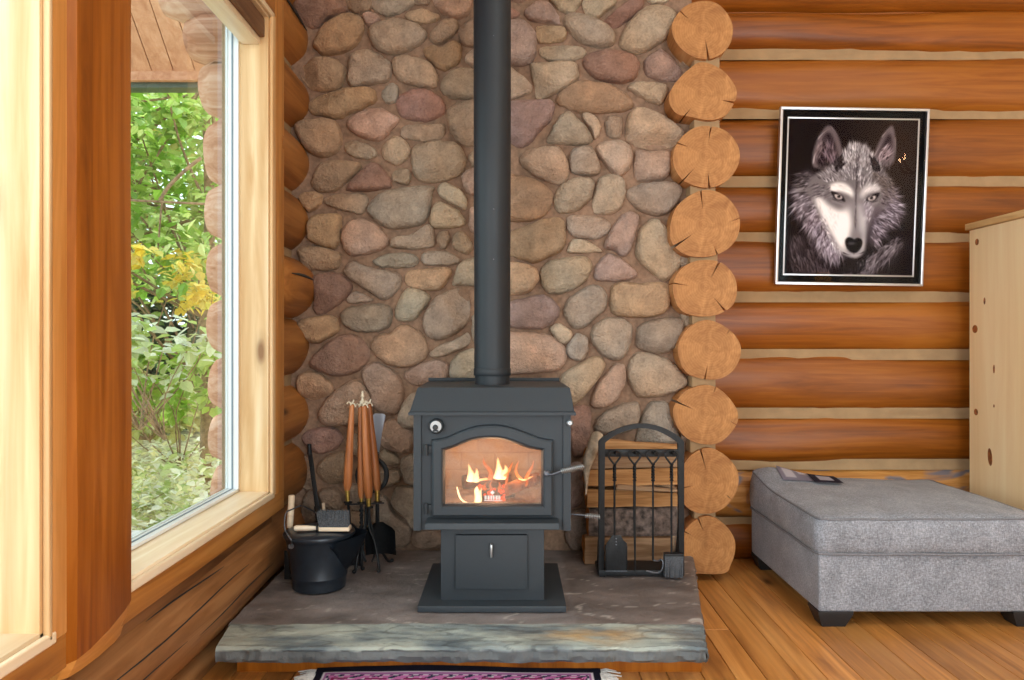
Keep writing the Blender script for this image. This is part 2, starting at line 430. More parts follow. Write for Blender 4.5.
# ---- stack of sawn log ends, corner of a crossing wall
YE = 3.81
endlogs = [ # outline of the sawn face (photo pixels), cracks as (rim angle deg, depth, half width)
 ([(672,25),(683,8),(700,1),(718,4),(731,20),(732,38),(724,52),(708,59),(690,55),(676,42)], [(-80,.72,.05),(140,.45,.03)]),
 ([(669,100),(674,85),(688,70),(702,62),(722,70),(735,86),(736,98),(727,114),(712,120),(692,117),(676,113)], [(-15,.42,.04),(-130,.35,.02)]),
 ([(673,160),(678,142),(692,129),(708,126),(726,131),(738,146),(739,162),(730,178),(714,187),(696,186),(680,177)], [(82,.5,.035),(-85,.5,.045),(155,.4,.03),(-135,.55,.02)]),
 ([(670,235),(674,212),(686,198),(704,190),(724,195),(738,212),(739,232),(730,247),(712,256),(690,256),(676,248)], [(95,.55,.03),(-145,.65,.035),(-65,.3,.03),(12,.3,.015)]),
 ([(673,290),(677,274),(690,263),(706,260),(722,263),(734,276),(737,292),(732,306),(716,315),(696,316),(680,309)], [(62,.65,.045),(-50,.6,.04),(172,.5,.02)]),
 ([(678,352),(682,336),(694,324),(708,320),(724,326),(737,338),(741,352),(735,368),(722,378),(704,379),(686,372)], [(-100,.5,.04),(45,.25,.015)]),
 ([(673,412),(680,396),(692,388),(708,385),(722,391),(735,406),(738,420),(729,435),(715,444),(694,442),(680,431)], [(158,.6,.035),(70,.25,.02),(-20,.25,.015)]),
 ([(679,484),(684,464),(696,452),(710,448),(726,456),(737,470),(738,486),(730,502),(716,512),(698,513),(684,504)], [(105,.7,.03),(-165,.5,.03),(-40,.3,.015)]),
 ([(680,546),(685,530),(696,520),(709,516),(724,524),(734,538),(735,552),(731,564),(725,573),(700,573.6),(684,571)], [(112,.45,.03),(150,.3,.02)]),
]
wp = setting('wall_partition', (.92, YE, 0))
Mside = wood('partition_log_wood', (150,92,44), (188,128,74), (208,154,102), 'Y', .55, .9, .2)
for i, (poly, cracks) in enumerate(endlogs):
    pts = [P(a, b, YE) for a, b in poly]; ctr = sum(pts, Vector())/len(pts)
    ring = [Vector((q.x, q.z)) for q in cr([(p.x, p.z, 0) for p in pts], 6)] if False else [Vector((q[0], q[1])) for q in cr([(p.x, p.z) for p in pts], 6)]
    c2 = Vector((ctr.x, ctr.z)); polar = sorted((math.atan2(q.y-c2.y, q.x-c2.x), (q-c2).length) for q in ring)
    def rad(a):
        a = (a+PI) % (2*PI)-PI
        for (a0, r0), (a1, r1) in zip(polar, polar[1:]):
            if a0 <= a <= a1: return r0+(r1-r0)*(a-a0)/max(a1-a0, 1e-6)
        return polar[0][1]
    out = []; N = 72; ck = [(math.radians(a) % (2*PI), d, w) for a, d, w in cracks]
    ev = [(2*PI*k/N, None) for k in range(N)]
    ev = [e for e in ev if all(abs((e[0]-a+PI) % (2*PI)-PI) > w*1.3 for a, d, w in ck)] + [(a, (d, w)) for a, d, w in ck]
    for a, cr_ in sorted(ev, key=lambda e: e[0]):
        if cr_ is None: r = rad(a); out.append(c2+Vector((math.cos(a), math.sin(a)))*r)
        else:
            d, w = cr_; r = rad(a); j = R.uniform(-.12, .12)
            out.append(c2+Vector((math.cos(a-w), math.sin(a-w)))*r)
            for q, s in ((.5, .55), (1, 0)) if True else ():
                out.append(c2+Vector((math.cos(a-w*s+j*q*.6), math.sin(a-w*s+j*q*.6)))*r*(1-d*q))
            out.append(c2+Vector((math.cos(a+w*.55+j*.3), math.sin(a+w*.55+j*.3)))*r*(1-d*.5))
            out.append(c2+Vector((math.cos(a+w), math.sin(a+w)))*r)
    mb = MB(); mb.prism(out, lambda p: (p.x, YE, p.y), lambda p: (p.x, 4.5, p.y), mi_end=1)
    org = wp['_org']; wpx = bpy.data.objects.new
    me_org = (ctr.x, 0, ctr.z)
    bmesh.ops.translate(mb.bm, verts=mb.bm.verts, vec=Vector((0,0,0)))
    # own origin on the log's axis so that its rings centre there
    bm = mb.bm; bmesh.ops.recalc_face_normals(bm, faces=bm.faces); bmesh.ops.translate(bm, verts=bm.verts, vec=-Vector((ctr.x, YE, ctr.z)))
    me = bpy.data.meshes.new('log'); bm.to_mesh(me); bm.free(); me.materials.append(Mside); me.materials.append(M['ends'])
    me.polygons.foreach_set('use_smooth', [True]*len(me.polygons)); me.set_sharp_from_angle(angle=math.radians(30))
    o = bpy.data.objects.new('log', me); C.objects.link(o); o.parent = wp; o.location = Vector((ctr.x, YE, ctr.z))-Vector(wp['_org'])
mb = MB()
for a, b, y in ((694,716,61),(694,716,123),(690,712,188),(690,714,258),(692,712,318),(692,712,382),(690,712,446),(694,712,515)):
    p, q = P(a, y+7, 3.84), P(b, y-9, 3.84); mb.box((p.x, 3.84, p.z), (q.x+.02, 4.4, q.z), .01)
obj('chinking', mb, M['chink'], wp)

# ---- left wall: logs along the room, cut by the windows
wl = setting('wall_left', (-1.2, 0, 0))
cy = [-24, 36, 99, 162, 222, 287, 347, 412, 471, 534]
for i, y in enumerate(cy):
    zc = CAMZ+(340-y)/FPX*3.9; big = i == 5; r = .165 if not big else .185; xc = -1.205 if not big else -1.185
    if i in (9,): continue
    mb = MB(); log_mesh(mb, (xc, 3.507 if big else 3.47, zc), (xc, 4.15, zc), r, (.158 if not big else .165), 32, 16, .006, i+60, clampx=-1.285, round_end=.14 if big else 0)
    # drying check along the log
    if i in (0, 1, 5):
        z_ = zc+(.035 if big else .03); pts = [Vector((xc+math.sqrt(max(0, r*r-(z_-zc)**2))*1.0+.001, yy, z_+.006*math.sin(yy*9))) for yy in (3.5,3.6,3.7,3.8,3.9)]
        mb.mi = 1; mb.tube(pts, [.002,.006,.008,.006,.002], 6); mb.mi = 0
    obj('log', mb, [M['ends_l'], M['stove_dark']], wl)
mb = MB(); log_mesh(mb, (-1.229, -4, .232), (-1.229, 4.15, .232), .18, .185, 40, 70, .008, 81); obj('log', mb, M['log_y'], wl)
mb = MB(); log_mesh(mb, (-1.24, -4, -.1), (-1.24, 4.15, -.1), .17, .16, 30, 30, .008, 82); obj('log', mb, M['log_y'], wl)
# long drying checks in the log under the window
mb = MB()
for a0, y0, y1 in ((18, 1.9, 3.1), (-2, 1.6, 2.5), (-8, 2.6, 3.4), (40, 2.3, 2.9)):
    pts = []
    for k in range(9):
        yy = y0+(y1-y0)*k/8; a = math.radians(a0+2.5*math.sin(yy*5+a0)); d = 1.0
        nn = 1+.008/.18*noise.noise(Vector(((yy+4)*1.3+81*7.1, math.cos(PI-a)*.9+81, math.sin(a)*.9)))*2
        pts.append((-1.229+math.cos(a)*.18*nn-.0005, yy, .232+math.sin(a)*.185*nn))
    mb.tube(pts, [.0008,.002,.0028,.003,.0028,.003,.0025,.002,.0008], 6)
obj('drying_check', mb, M['stove_dark'], wl)
for k, z in enumerate((2.9, 3.2, 3.5, 3.8, 4.1)):
    mb = MB(); log_mesh(mb, (-1.2, -4, z+.06), (-1.2, 3.49 if k < 2 else 4.2, z+.06), .16, .158, 26, 40, .008, 90+k); obj('log', mb, M['log_y'], wl)
mb = MB(); mb.box((-1.285, 3.4, .3), (-1.13, 4.4, 4.2)); obj('chinking', mb, M['chink'], wl)

# ---- windows in the left wall
XT = -1.04
def window(n, y0, y1, z0, z1, blind, bd=.045):
    w = setting(n, (XT, (y0+y1)/2, z0))
    mb = MB()   # white frame
    for a in ((y0, z0, y1, z0+.012), (y0, z1-.012, y1, z1), (y0, z0, y0+.012, z1), (y1-.012, z0, y1, z1)):
        mb.box((-1.232, a[0], a[1]), (-1.177, a[2], a[3]), .002)
    for a in ((y0, z0, y1, z0+.015), (y0, z1-.015, y1, z1), (y0, z0, y0+.015, z1), (y1-.015, z0, y1, z1)):
        mb.box((-1.232, a[0], a[1]), (-1.222, a[2], a[3]), .002)
    obj('frame', mb, M['vinyl'], w)
    mb = MB()
    for a in ((y0+.012, z0+.010, y1-.012, z0+.014), (y0+.012, z1-.014, y1-.012, z1-.010), (y0+.010, z0+.012, y0+.014, z1-.012), (y1-.014, z0+.012, y1-.010, z1-.012)):
        mb.box((-1.206, a[0], a[1]), (-1.199, a[2], a[3]))
    obj('gasket', mb, M['gasket'], w)
    mb = MB(); mb.box((-1.226, y0+.012, z0+.012), (-1.222, y1-.012, z1-.012)); obj('pane', mb, M['glass'], w)
    mb = MB()
    mb.box((-1.236, y1, z0-.03), (-1.052, y1+.025, z1+.03), .002); mb.box((-1.236, y0-.025, z0-.03), (-1.052, y0, z1+.03), .002)
    obj('jamb', mb, M['pine_z'], w)
    mb = MB(); mb.box((-1.236, y0-.025, z0-.03), (-1.052, y1+.025, z0-.002), .003); obj('sill', mb, M['pine_y'], w)
    mb = MB(); mb.box((-1.236, y0-.025, z1+.002), (-1.052, y1+.025, z1+.03), .003); obj('head', mb, M['pine_y'], w)
    mb = MB(); bw = .026  # rounded bead inside the casing
    mb.box((-1.052, y0-.04, z0-bw-.012), (XT+.004, y1+.04, z0-.010), .006, 3); mb.box((-1.052, y0-.04, z1+.010), (XT+.004, y1+.04, z1+.010+bw), .006, 3)
    obj('bead_lying', mb, M['pine_y'], w)
    mb = MB(); mb.box((-1.052, y1+.010, z0-bw), (XT+.004, y1+.010+bd, z1+bw), min(.006, bd*.3), 3); mb.box((-1.052, y0-.055, z0-bw), (XT+.004, y0-.01, z1+bw), .006, 3)
    obj('bead_upright', mb, M['pine_z'], w)
    mb = MB(); mb.box((-1.16, y0-.11, .436), (XT, y1+.19, z0-bw-.006), .004); mb.box((-1.16, y0-.11, z1+bw+.006), (XT, y1+.19, z1+.25), .004)
    obj('casing_lying', mb, M['casing_y'], w)
    mb = MB(); mb.box((-1.16, y1+.015+bd, z0-bw-.006), (XT+.001, y1+.19, z1+.25), .004); mb.box((-1.16, y0-.11, z0-bw-.006), (XT+.001, y0-.06, z1+.25), .004)
    obj('casing_upright', mb, M['casing'], w)
    mb = MB(); mb.box((-1.236, y0-.2, z0-.3), (-1.1, y1+.2, z0-.035)); obj('rough_sill', mb, M['log_y'], w)
    if blind:
        mb = MB(); mb.box((-1.155, y0+.01, z1-.085), (-1.065, y1-.003, z1-.004), .006); obj('blind_cassette', mb, M['blind'], w)
        mb = MB(); mb.box((-1.165, y0+.012, z1-.115), (-1.085, y1-.004, z1-.086), .004); obj('blind_rail', mb, M['pine_y'], w)
    return w
M['blind'] = wood('cassette_wood', (92,62,42), (118,84,60), (138,102,76), 'Y', .5, 1, 0)
window('window_1', 2.10, 3.315, .548, 2.59, True)
window('window_2', -.2, 1.71, .548, 2.59, False, .014)
# timber post between the windows, its foot cut back
mb = MB()
prof = [(1.788,-1.16),(1.788,-1.043),(1.808,-1.026),(1.85,-1.018),(1.93,-1.014),(2.02,-1.018),(2.07,-1.026),(2.092,-1.045),(2.092,-1.16)]
rings = []
def foot(k): return .47-.02*k/8
zl = [(.405,.0),(.46,1),(.8,1),(1.2,1),(1.6,1),(2.0,1),(2.4,1),(2.8,1),(3.1,1)]
for z, f in zl:
    ring = []
    for k, (y, x) in enumerate(prof):
        wob = .004*noise.noise(Vector((y*3, z*1.6, 5)))
        yy = y+wob*(1.5 if y > 2.05 else .6); xx = x
        if x > -1.1: xx = x+wob if f else x-.018-.04*(y-1.78)
        zz = z if f or True else z
        if z == .46: zz = .44+.06*(y-1.775)/.3
        ring.append(mb.v((xx, yy, zz)))
    rings.append(ring)
for A, B in zip(rings, rings[1:]):
    for k in range(len(prof)): mb.face((A[k], A[(k+1) % len(prof)], B[(k+1) % len(prof)], B[k]), 1 if A is rings[0] else 0)
mb.face(rings[0][::-1]); mb.face(rings[-1])
struct('trim_1', mb, [M['post'], M['casing_y']], 25, loc=(-1.05, 1.93, .4))

# ---- unseen rest of the room: it closes the space and lets the daylight in
mb = MB(); mb.box((5.1,-4.1,0), (5.25,4.5,6)); struct('wall_right', mb, M['plaster'])
mb = MB()
mb.box((-1.3,-4.2,0),(5.2,-4.05,.5)); mb.box((-1.3,-4.2,2.7),(5.2,-4.05,6)); mb.box((-1.3,-4.2,.5),(-.6,-4.05,2.7)); mb.box((4.4,-4.2,.5),(5.2,-4.05,2.7)); mb.box((1.8,-4.2,.5),(2.0,-4.05,2.7))
struct('wall_front', mb, M['plaster'])
mb = MB(); mb.box((-.6,-4.14,.5),(1.8,-4.13,2.7)); mb.box((2.0,-4.14,.5),(4.4,-4.13,2.7)); o = struct('window_3', mb, M['glass'])
mb = MB(); mb.prismX([(4.6,3.25),(-.2,5.6),(-4.3,4.2),(-4.3,4.35),(-.2,5.75),(4.6,3.4)], -1.3, 5.25); struct('ceiling', mb, M['plaster'])
mb = MB(); mb.prismX([(4.6,3.9),(-.2,5.75),(-4.3,4.3),(-4.3,3.8),(4.6,3.2)], -1.3, -1.2); struct('wall_gable', mb, M['log_y'])

# ---- outside: roof overhang, deck, ground
ro = setting('roof_overhang', (-2.4, 4.8, 2.8))
mb = MB(); xb = -3.6
while xb < -1.5:
    x1 = min(xb+.135, -1.42)
    def q(x, d, t): return (x, 4.82-d, 2.86+d*.95+t)
    A = [q(xb+.003,0,0), q(x1-.003,0,0), q(x1-.003,2.4,0), q(xb+.003,2.4,0)]; B = [Vector(p)+Vector((0,0,.03)) for p in A]
    va = [mb.v(p) for p in A]; vb = [mb.v(p) for p in B]; mb.face(va); mb.face(vb[::-1])
    for k in range(4): mb.face((va[k], va[(k+1) % 4], vb[(k+1) % 4], vb[k]))
    xb += .135
obj('soffit_boards', mb, M['soffit'], ro, 0)
mb = MB(); mb.box((-3.7,4.80,2.825),(-1.2,4.84,2.90)); obj('fascia_board', mb, M['soffit'], ro)
mb = MB(); mb.box((-3.7,4.84,2.79),(-1.2,4.95,2.83),.01); obj('gutter', mb, M['fascia'], ro)
mb = MB(); mb.prismX([(4.82,2.91),(2.42,5.19),(2.42,5.29),(4.95,2.96)], -3.7, -1.4); obj('roof_deck', mb, M['bark'], ro)
mb = MB()
for k in range(12): mb.box((-1.5-.14*(k+1)+.004, -3, -.09), (-1.5-.14*k, 5.05, -.05), .003)
struct('deck', mb, M['deck'])
mb = MB(); mb.grid(60, 60, lambda u, v: (-16+u*22, 3+v*22, -.35+.12*noise.noise(Vector((u*9, v*9, 3)))+max(0, v-.35)*1.4))
struct('ground_outside', mb, M['soil'])
# ================================================================ FIELD STONE WALL
YS = 3.93
TONE0 = {'t': (184,158,130), 'o': (172,132,92), 'p': (186,146,128), 'r': (138,92,80), 'g': (152,142,128), 'u': (152,124,122), 'k': (206,190,166), 'b': (150,122,96), 'n': (172,150,128), 'a': (206,164,122), 'd': (120,100,92)}
TONE = {k: tuple(c+(m-c)*.45 for c, m in zip(v, (214,186,164))) for k, v in TONE0.items()}
CROPS = {'A': (280,0,3.091), 'B': (280,200,3.091), 'E': (500,0,3.092), 'F': (500,200,3.092), 'G': (300,400,4.53), 'D': (560,400,3.4), 'H': (550,370,3.58)}
STONES = '''
A r 40,5 120,-6 195,-4 205,35 150,55 110,85 70,70
A b 200,-10 280,-10 277,30 237,40 205,20
A g 288,-10 420,-10 380,35 330,48 290,30
A b 418,-12 462,-12 455,12 420,12
A p 473,-10 585,-10 582,38 545,55 500,35
A p 255,47 280,35 305,50 300,70 270,75
A t 385,45 430,25 480,38 495,55 460,68 410,68
A o 105,135 130,85 200,40 250,50 260,85 240,130 200,160 140,170 110,155
A t 270,100 300,70 350,55 420,70 452,100 440,130 400,155 340,168 290,145
A b 460,110 490,75 530,55 550,65 545,95 510,130 475,132
A b 552,90 590,55 640,50 650,100 600,140 560,130
A o 440,155 470,140 500,150 540,130 560,145 555,190 510,218 470,195
A t 573,170 600,148 650,150 650,205 600,205 575,190
A o 60,215 110,180 175,185 203,215 190,265 150,282 90,270
A n 210,195 225,165 265,152 330,180 345,210 335,250 270,262 215,265
A t 350,178 420,178 470,200 488,245 470,272 400,260 355,235
A t 495,255 530,220 570,210 640,225 650,300 550,305 505,290
A o 85,320 110,300 200,275 280,270 298,290 290,315 220,350 170,365 100,350
A g 315,275 345,255 365,270 360,310 335,320 318,305
A r 358,310 390,280 440,275 490,295 512,325 500,355 450,375 390,365 362,340
A p 205,380 230,350 300,330 350,350 368,370 345,400 310,435 255,425 215,400
A t 370,400 400,382 460,385 500,382 512,405 490,430 430,435 385,425
A t 515,340 560,315 640,318 640,430 575,450 540,425 520,390
A b 45,385 100,370 160,368 185,395 188,450 150,485 95,475 60,430
A n 198,445 230,433 290,455 297,480 270,493 215,480
A t 315,455 345,425 380,425 402,460 390,495 355,508 320,490
A n 410,455 450,438 540,438 575,485 560,535 500,560 440,563 410,535 405,490
A t 583,480 610,460 650,470 650,515 600,515 585,500
A b 95,560 120,510 170,495 240,500 250,515 200,570 160,592 110,588
A r 204,580 260,515 290,500 320,520 345,572 300,588 230,590
A n 345,545 355,525 395,520 405,545 395,568 355,562
A p 560,545 590,518 640,520 640,600 605,605 575,590
A k 485,580 510,562 555,585 580,620 570,648 530,630 495,605
A o 55,605 80,592 125,597 125,630 95,655 70,640
A t 135,615 180,598 265,603 255,660 210,655 150,635
B g 268,30 300,-15 370,-38 468,-46 470,-10 450,65 400,85 335,88 290,60
B t 462,70 467,30 490,5 540,25 570,55 572,75 540,85 480,88
B p 587,30 610,20 650,30 650,100 600,100 585,85
B o 85,70 110,45 180,42 190,70 180,135 155,150 95,130 83,110
B b 55,150 90,139 180,160 185,195 160,215 75,215 60,185
B p 188,115 210,70 250,57 300,75 330,115 325,145 280,165 225,175 195,150
B n 340,130 355,115 410,105 460,76 475,100 470,145 400,152 345,148
B b 483,115 495,98 520,95 525,120 510,150 488,140
B n 530,125 545,98 570,100 595,140 580,165 545,155
B g 285,185 330,167 400,163 428,185 410,205 340,210 300,205
B g 435,180 450,162 500,157 550,177 550,195 500,202 445,200
B g 195,215 225,190 290,212 355,222 375,245 360,285 320,310 270,280 215,245
B r 100,240 140,222 190,230 222,265 205,300 150,345 105,350 105,290
B g 205,305 225,282 260,290 285,310 240,320 210,320
B a 385,240 400,217 460,210 520,207 530,225 505,270 460,282 395,265
B k 535,245 555,195 595,178 640,190 640,262 600,265 540,265
B k 355,350 365,310 400,270 462,295 440,340 410,375 365,375
B n 440,390 445,350 480,300 540,275 580,290 588,340 570,390 510,430 460,425
B g 185,365 200,337 260,324 330,322 348,350 335,395 270,410 215,400
B o 52,385 80,365 160,357 182,385 175,410 110,445 75,425
B a 280,440 310,412 340,412 370,387 420,395 455,440 455,480 420,510 370,518 320,500 285,470
B n 465,467 500,447 550,427 580,407 588,440 550,466 500,485 465,485
B k 592,370 610,350 650,350 650,440 600,440
B r 90,500 120,465 180,420 240,420 272,460 270,500 230,535 170,545 110,525
B o 50,560 65,535 110,530 160,570 155,600 100,618 60,600
B k 527,500 560,468 610,455 640,470 640,552 580,556 530,552
B p 380,545 400,522 460,497 515,502 520,550 470,572 410,572
B p 250,545 265,512 300,502 350,525 375,560 380,620 360,660 330,665 290,640 275,590
B p 118,660 150,605 210,562 240,557 280,600 288,645 270,690 180,700 130,690
B k 365,665 390,612 425,592 470,600 480,680 420,705 370,700
E r 20,15 50,12 62,40 40,62 15,55
E u 75,35 110,5 150,5 190,55 180,70 100,62
E t 155,-8 250,-8 230,35 200,38 165,10
E t 262,-8 355,-8 350,20 300,55 265,40
E r 322,70 350,40 410,-2 445,-6 435,30 350,88
E n 198,50 225,35 270,50 340,85 358,115 345,140 290,145 240,120 205,85
E t 370,120 395,70 440,25 490,12 540,30 545,70 520,110 470,150 415,165 375,145
E k 455,-10 520,-12 515,4 470,10
E u 10,90 60,62 75,62 105,90 115,130 105,185 70,200 10,190
E a 112,82 150,77 200,84 203,115 180,128 125,128
E n 122,150 150,140 240,142 268,160 230,185 140,180
E t 92,205 110,195 220,192 243,220 240,245 200,275 120,303 105,265
E r 255,190 280,162 350,152 415,172 432,205 415,245 360,256 290,235
E u 447,185 480,160 505,155 560,210 555,245 500,250 450,225
E t 10,225 60,210 92,255 90,285 55,308 10,300
E o 175,300 200,267 250,250 340,264 400,300 412,330 370,345 260,350 190,325
E t 395,270 420,252 470,252 518,265 510,305 490,323 440,300
E u 40,320 80,310 165,315 160,365 130,400 70,455 45,420 40,360
E n 145,430 190,355 225,352 280,412 278,445 200,447
E t 250,352 290,355 315,395 297,430 285,405
E b 325,375 340,358 375,358 380,385 370,425 335,420
E t 390,390 400,347 430,332 480,347 555,395 570,420 540,450 480,460 420,450 390,425
E t 60,495 80,467 150,454 190,462 215,530 185,568 110,545
E n 212,490 230,457 285,457 310,530 260,543 222,530
E n 297,457 330,434 390,437 410,470 400,520 370,545 325,510
E p 420,470 450,465 515,465 530,480 520,545 480,556 420,550
E o 15,530 60,535 100,550 160,590 155,640 120,678 50,685 10,670
E n 166,610 195,567 250,550 291,562 278,620 220,660 175,650
E n 287,640 302,560 340,535 383,552 388,600 363,655 310,663
E n 392,605 410,577 470,562 550,567 562,600 530,650 490,668 430,650
E k 545,150 560,158 590,190 570,196
F n 205,67 225,47 300,50 343,72 330,105 290,121 225,110
F t 207,150 220,124 260,122 315,155 280,163 215,163
F u 322,135 370,52 400,37 428,47 425,80 405,150 385,175 350,155
F t 420,170 430,100 465,60 500,67 555,150 555,215 510,250 455,215
F o 40,110 70,82 150,54 190,54 205,100 195,150 130,188 90,193 50,160
F t 125,220 150,192 200,177 270,174 285,210 250,265 180,293 135,275
F u 292,215 320,172 350,167 415,212 425,235 380,250 300,248
F a 10,200 75,195 115,215 120,250 80,290 10,285
F a 340,300 355,258 430,255 520,257 530,300 510,350 440,365 350,350
F g 197,335 215,300 280,264 320,270 333,310 315,350 245,400 205,370
F u 30,330 80,302 140,292 180,325 182,360 130,398 60,390
F k 152,400 180,380 225,412 205,445 175,430
F g 202,470 230,417 260,417 275,440 265,485 235,498
F g 280,410 310,372 350,362 405,382 408,430 390,480 350,498 300,465
F g 422,420 440,382 555,362 560,430 510,475 430,460
F p 10,420 90,408 180,430 205,475 190,520 120,535 10,530
F t 180,570 200,532 290,484 325,502 310,545 250,620 215,635 190,600
F p 280,630 300,572 350,512 385,512 390,560 360,620 310,645
F n 395,520 420,472 510,487 575,545 570,580 500,608 430,608 400,570
F t 548,165 572,160 592,180 580,212 560,205
F n 560,340 590,350 590,400 568,395
D r 38,32 100,25 105,100 85,180 45,190 30,110
D n 115,90 150,42 230,8 268,12 275,55 250,100 180,120 130,115
D g 255,140 278,60 300,14 330,4 368,12 395,90 402,140 330,155 270,150
D u 25,232 75,217 80,290 75,350 30,362
D d 20,395 80,372 100,430 85,500 40,512 15,455
D d 100,370 160,360 170,420 110,430
D t 90,215 110,150 145,130 150,205 120,260
D n 408,100 425,90 440,130 420,150
G r 5,170 60,130 150,125 188,165 185,200 110,245 40,225
G b 75,300 130,250 205,235 215,330 205,360 150,385 90,360
G t 205,190 230,155 262,170 262,260 215,220
G p 360,130 385,95 430,85 505,130 518,190 495,240 420,235 365,200
G n 365,237 395,225 450,270 440,300 390,295 365,270
G t 270,300 330,270 380,315 440,310 455,330 450,370 390,400 330,390
G g 410,450 430,405 480,390 560,420 560,580 510,580 470,520 430,490
G n 330,490 360,430 400,450 430,510 500,560 505,620 490,660 430,672 330,600
G b 80,420 130,395 185,420 200,470 170,510 120,490
G n 215,400 235,380 265,390 300,440 300,500 240,500 215,450
G g 460,270 515,240 560,260 560,380 480,380 455,320
G b 510,600 560,590 640,600 640,668 515,668
G b 0,270 40,262 60,330 60,400 10,400
G d 20,430 70,430 105,510 60,560 0,560
G n 215,520 300,520 320,640 220,650
G d 110,530 190,525 200,650 100,660
'''
polys = []
for ln in STONES.strip().splitlines():
    p = ln.split(); x0, y0, s = CROPS[p[0]]
    pp = [(float(a), float(b)) for a, b in (q.split(',') for q in p[2:])]
    if p[0] in 'EF' and min(a for a, b in pp) <= 41: pp = [(a-34 if a <= 60 else a, b) for a, b in pp]   # these run on behind the pipe
    polys.append((p[1], [(x0+a/s, y0+b/s) for a, b in pp]))
# stones hidden by the stove, the pipe and the frame: fill the rest of the wall in the same manner
def inpoly(pt, poly):
    x, y = pt; c = False; j = len(poly)-1
    for i in range(len(poly)):
        (xi, yi), (xj, yj) = poly[i], poly[j]
        if (yi > y) != (yj > y) and x < (xj-xi)*(y-yi)/(yj-yi)+xi: c = not c
        j = i
    return c
taken = [[tuple(q) for q in cr(p, 3)] for _, p in polys]
boxes = [(min(a for a,b in p), min(b for a,b in p), max(a for a,b in p), max(b for a,b in p)) for p in taken]
rf = random.Random(11)
for rmax, tries in ((28,900),(21,900),(15,900),(10,900)):
    for _ in range(tries):
        cx, cyy = rf.uniform(292,690), rf.uniform(-72,552)
        rx, ry, an = rmax*rf.uniform(.9,1.35), rmax*rf.uniform(.65,1.0), rf.uniform(-.5,.5)
        q = []
        for k in range(9):
            a = 2*PI*k/9; w = rf.uniform(.86,1.1); u, v = rx*math.cos(a)*w, ry*math.sin(a)*w
            q.append((cx+u*math.cos(an)-v*math.sin(an), cyy+u*math.sin(an)+v*math.cos(an)))
        if any(not (288 < a < 694 and -76 < b < 553) for a, b in q): continue
        g = 5; grown = [(cx+(a-cx)*(1+g/rx), cyy+(b-cyy)*(1+g/ry)) for a, b in q]; bx = (min(a for a,b in grown), min(b for a,b in grown), max(a for a,b in grown), max(b for a,b in grown))
        ok = True
        for p, bb in zip(taken, boxes):
            if bb[2] < bx[0] or bb[0] > bx[2] or bb[3] < bx[1] or bb[1] > bx[3]: continue
            if any(inpoly(z, p) for z in grown) or any(inpoly(z, grown) for z in p) or inpoly((cx,cyy), p): ok = False; break
        if ok:
            polys.append((rf.choice('ttnnpgubo'), q)); taken.append(q); boxes.append((min(a for a,b in q), min(b for a,b in q), max(a for a,b in q), max(b for a,b in q)))
ws = setting('wall_fireplace', (0, YS, 0))
mb = MB(); cols = []
rs = random.Random(5)
for tone, poly in polys:
    ring = cr(poly, max(4, int(48/len(poly))))
    ring = [Vector((q[0]+1.1*noise.noise(Vector((q[0]*.11, q[1]*.11, 3)))+.7*noise.noise(Vector((q[0]*.3, q[1]*.3, 5))), q[1]+1.1*noise.noise(Vector((q[0]*.11, q[1]*.11, 13)))+.7*noise.noise(Vector((q[0]*.3, q[1]*.3, 15))))) for q in ring]
    pts = [P(q[0], q[1], YS-.015) for q in ring]; n = len(pts)
    ctr = sum(pts, Vector())/n; w = max(p.x for p in pts)-min(p.x for p in pts); h = max(p.z for p in pts)-min(p.z for p in pts)
    H = max(.028, min(.070, .36*min(w, h)))*rs.uniform(.85, 1.15)
    tx, tz = rs.uniform(-.12,.12), rs.uniform(-.06,.10); sd = rs.uniform(0,99)
    # facets: a stone breaks along a few planes
    fac = [(rs.uniform(0, 2*PI), rs.uniform(.3,.8), rs.uniform(.3,.8)) for _ in range(rs.choice((1,2,2,3,3)))]
    c = Vector(lin(TONE[tone])); j = rs.uniform(.86,1.14); c = Vector((c.x*j*rs.uniform(.96,1.04), c.y*j, c.z*j*rs.uniform(.95,1.05)))
    levels = [(1.0, -.012), (1.0, .12), (.985,.34), (.95,.58), (.89,.77), (.80,.89), (.69,.945), (.58,.97), (.46,.985), (.34,.995), (.22,1.0), (.1,1.0)]
    rings = []
    for s, hh in levels:
        r = []
        for k, p in enumerate(pts):
            d = p-ctr; q = ctr+d*s; hgt = H*hh if hh > 0 else hh
            if hh > .05:
                u, v = d.x*s/(w/2), d.z*s/(h/2)
                hgt += H*hh*(tx*u+tz*v)
                for a, st, off in fac:
                    e = u*math.cos(a)+v*math.sin(a)-off+.25
                    if e > 0: hgt -= H*st*e*hh
                nz = noise.fractal(Vector((q.x*10+sd, q.z*10, sd)), 1, 2, 4)
                hgt += .014*nz*hh + .0035*noise.noise(Vector((q.x*48, q.z*48, sd)))*hh
            r.append(mb.v((q.x, YS-hgt, q.z)))
            m = .95+.16*noise.noise(Vector((q.x*14+sd, q.z*14, 2)))
            w2 = noise.noise(Vector((q.x*6, q.z*6+sd, 8)))*.10
            cols.append((c.x*m*(1+w2), c.y*m, c.z*m*(1-w2), 1))
        rings.append(r)
    for A, B in zip(rings, rings[1:]):
        for k in range(n): mb.face((A[k], A[(k+1) % n], B[(k+1) % n], B[k]))
    mb.face(rings[-1])
obj('field_stones', mb, M['stone'], ws, 70, cols=cols)
mb = MB(); mb.grid(150, 200, lambda u, v: (-1.2+u*2.12, YS+.006+.012*noise.fractal(Vector((u*22, v*34, 1)), 1, 2, 3), v*3.5))
obj('mortar', mb, M['mortar'], ws, 180)
mb = MB(); mb.box((-1.2, YS+.03, 0), (.92, 4.2, 3.5)); obj('core', mb, M['mortar'], ws)

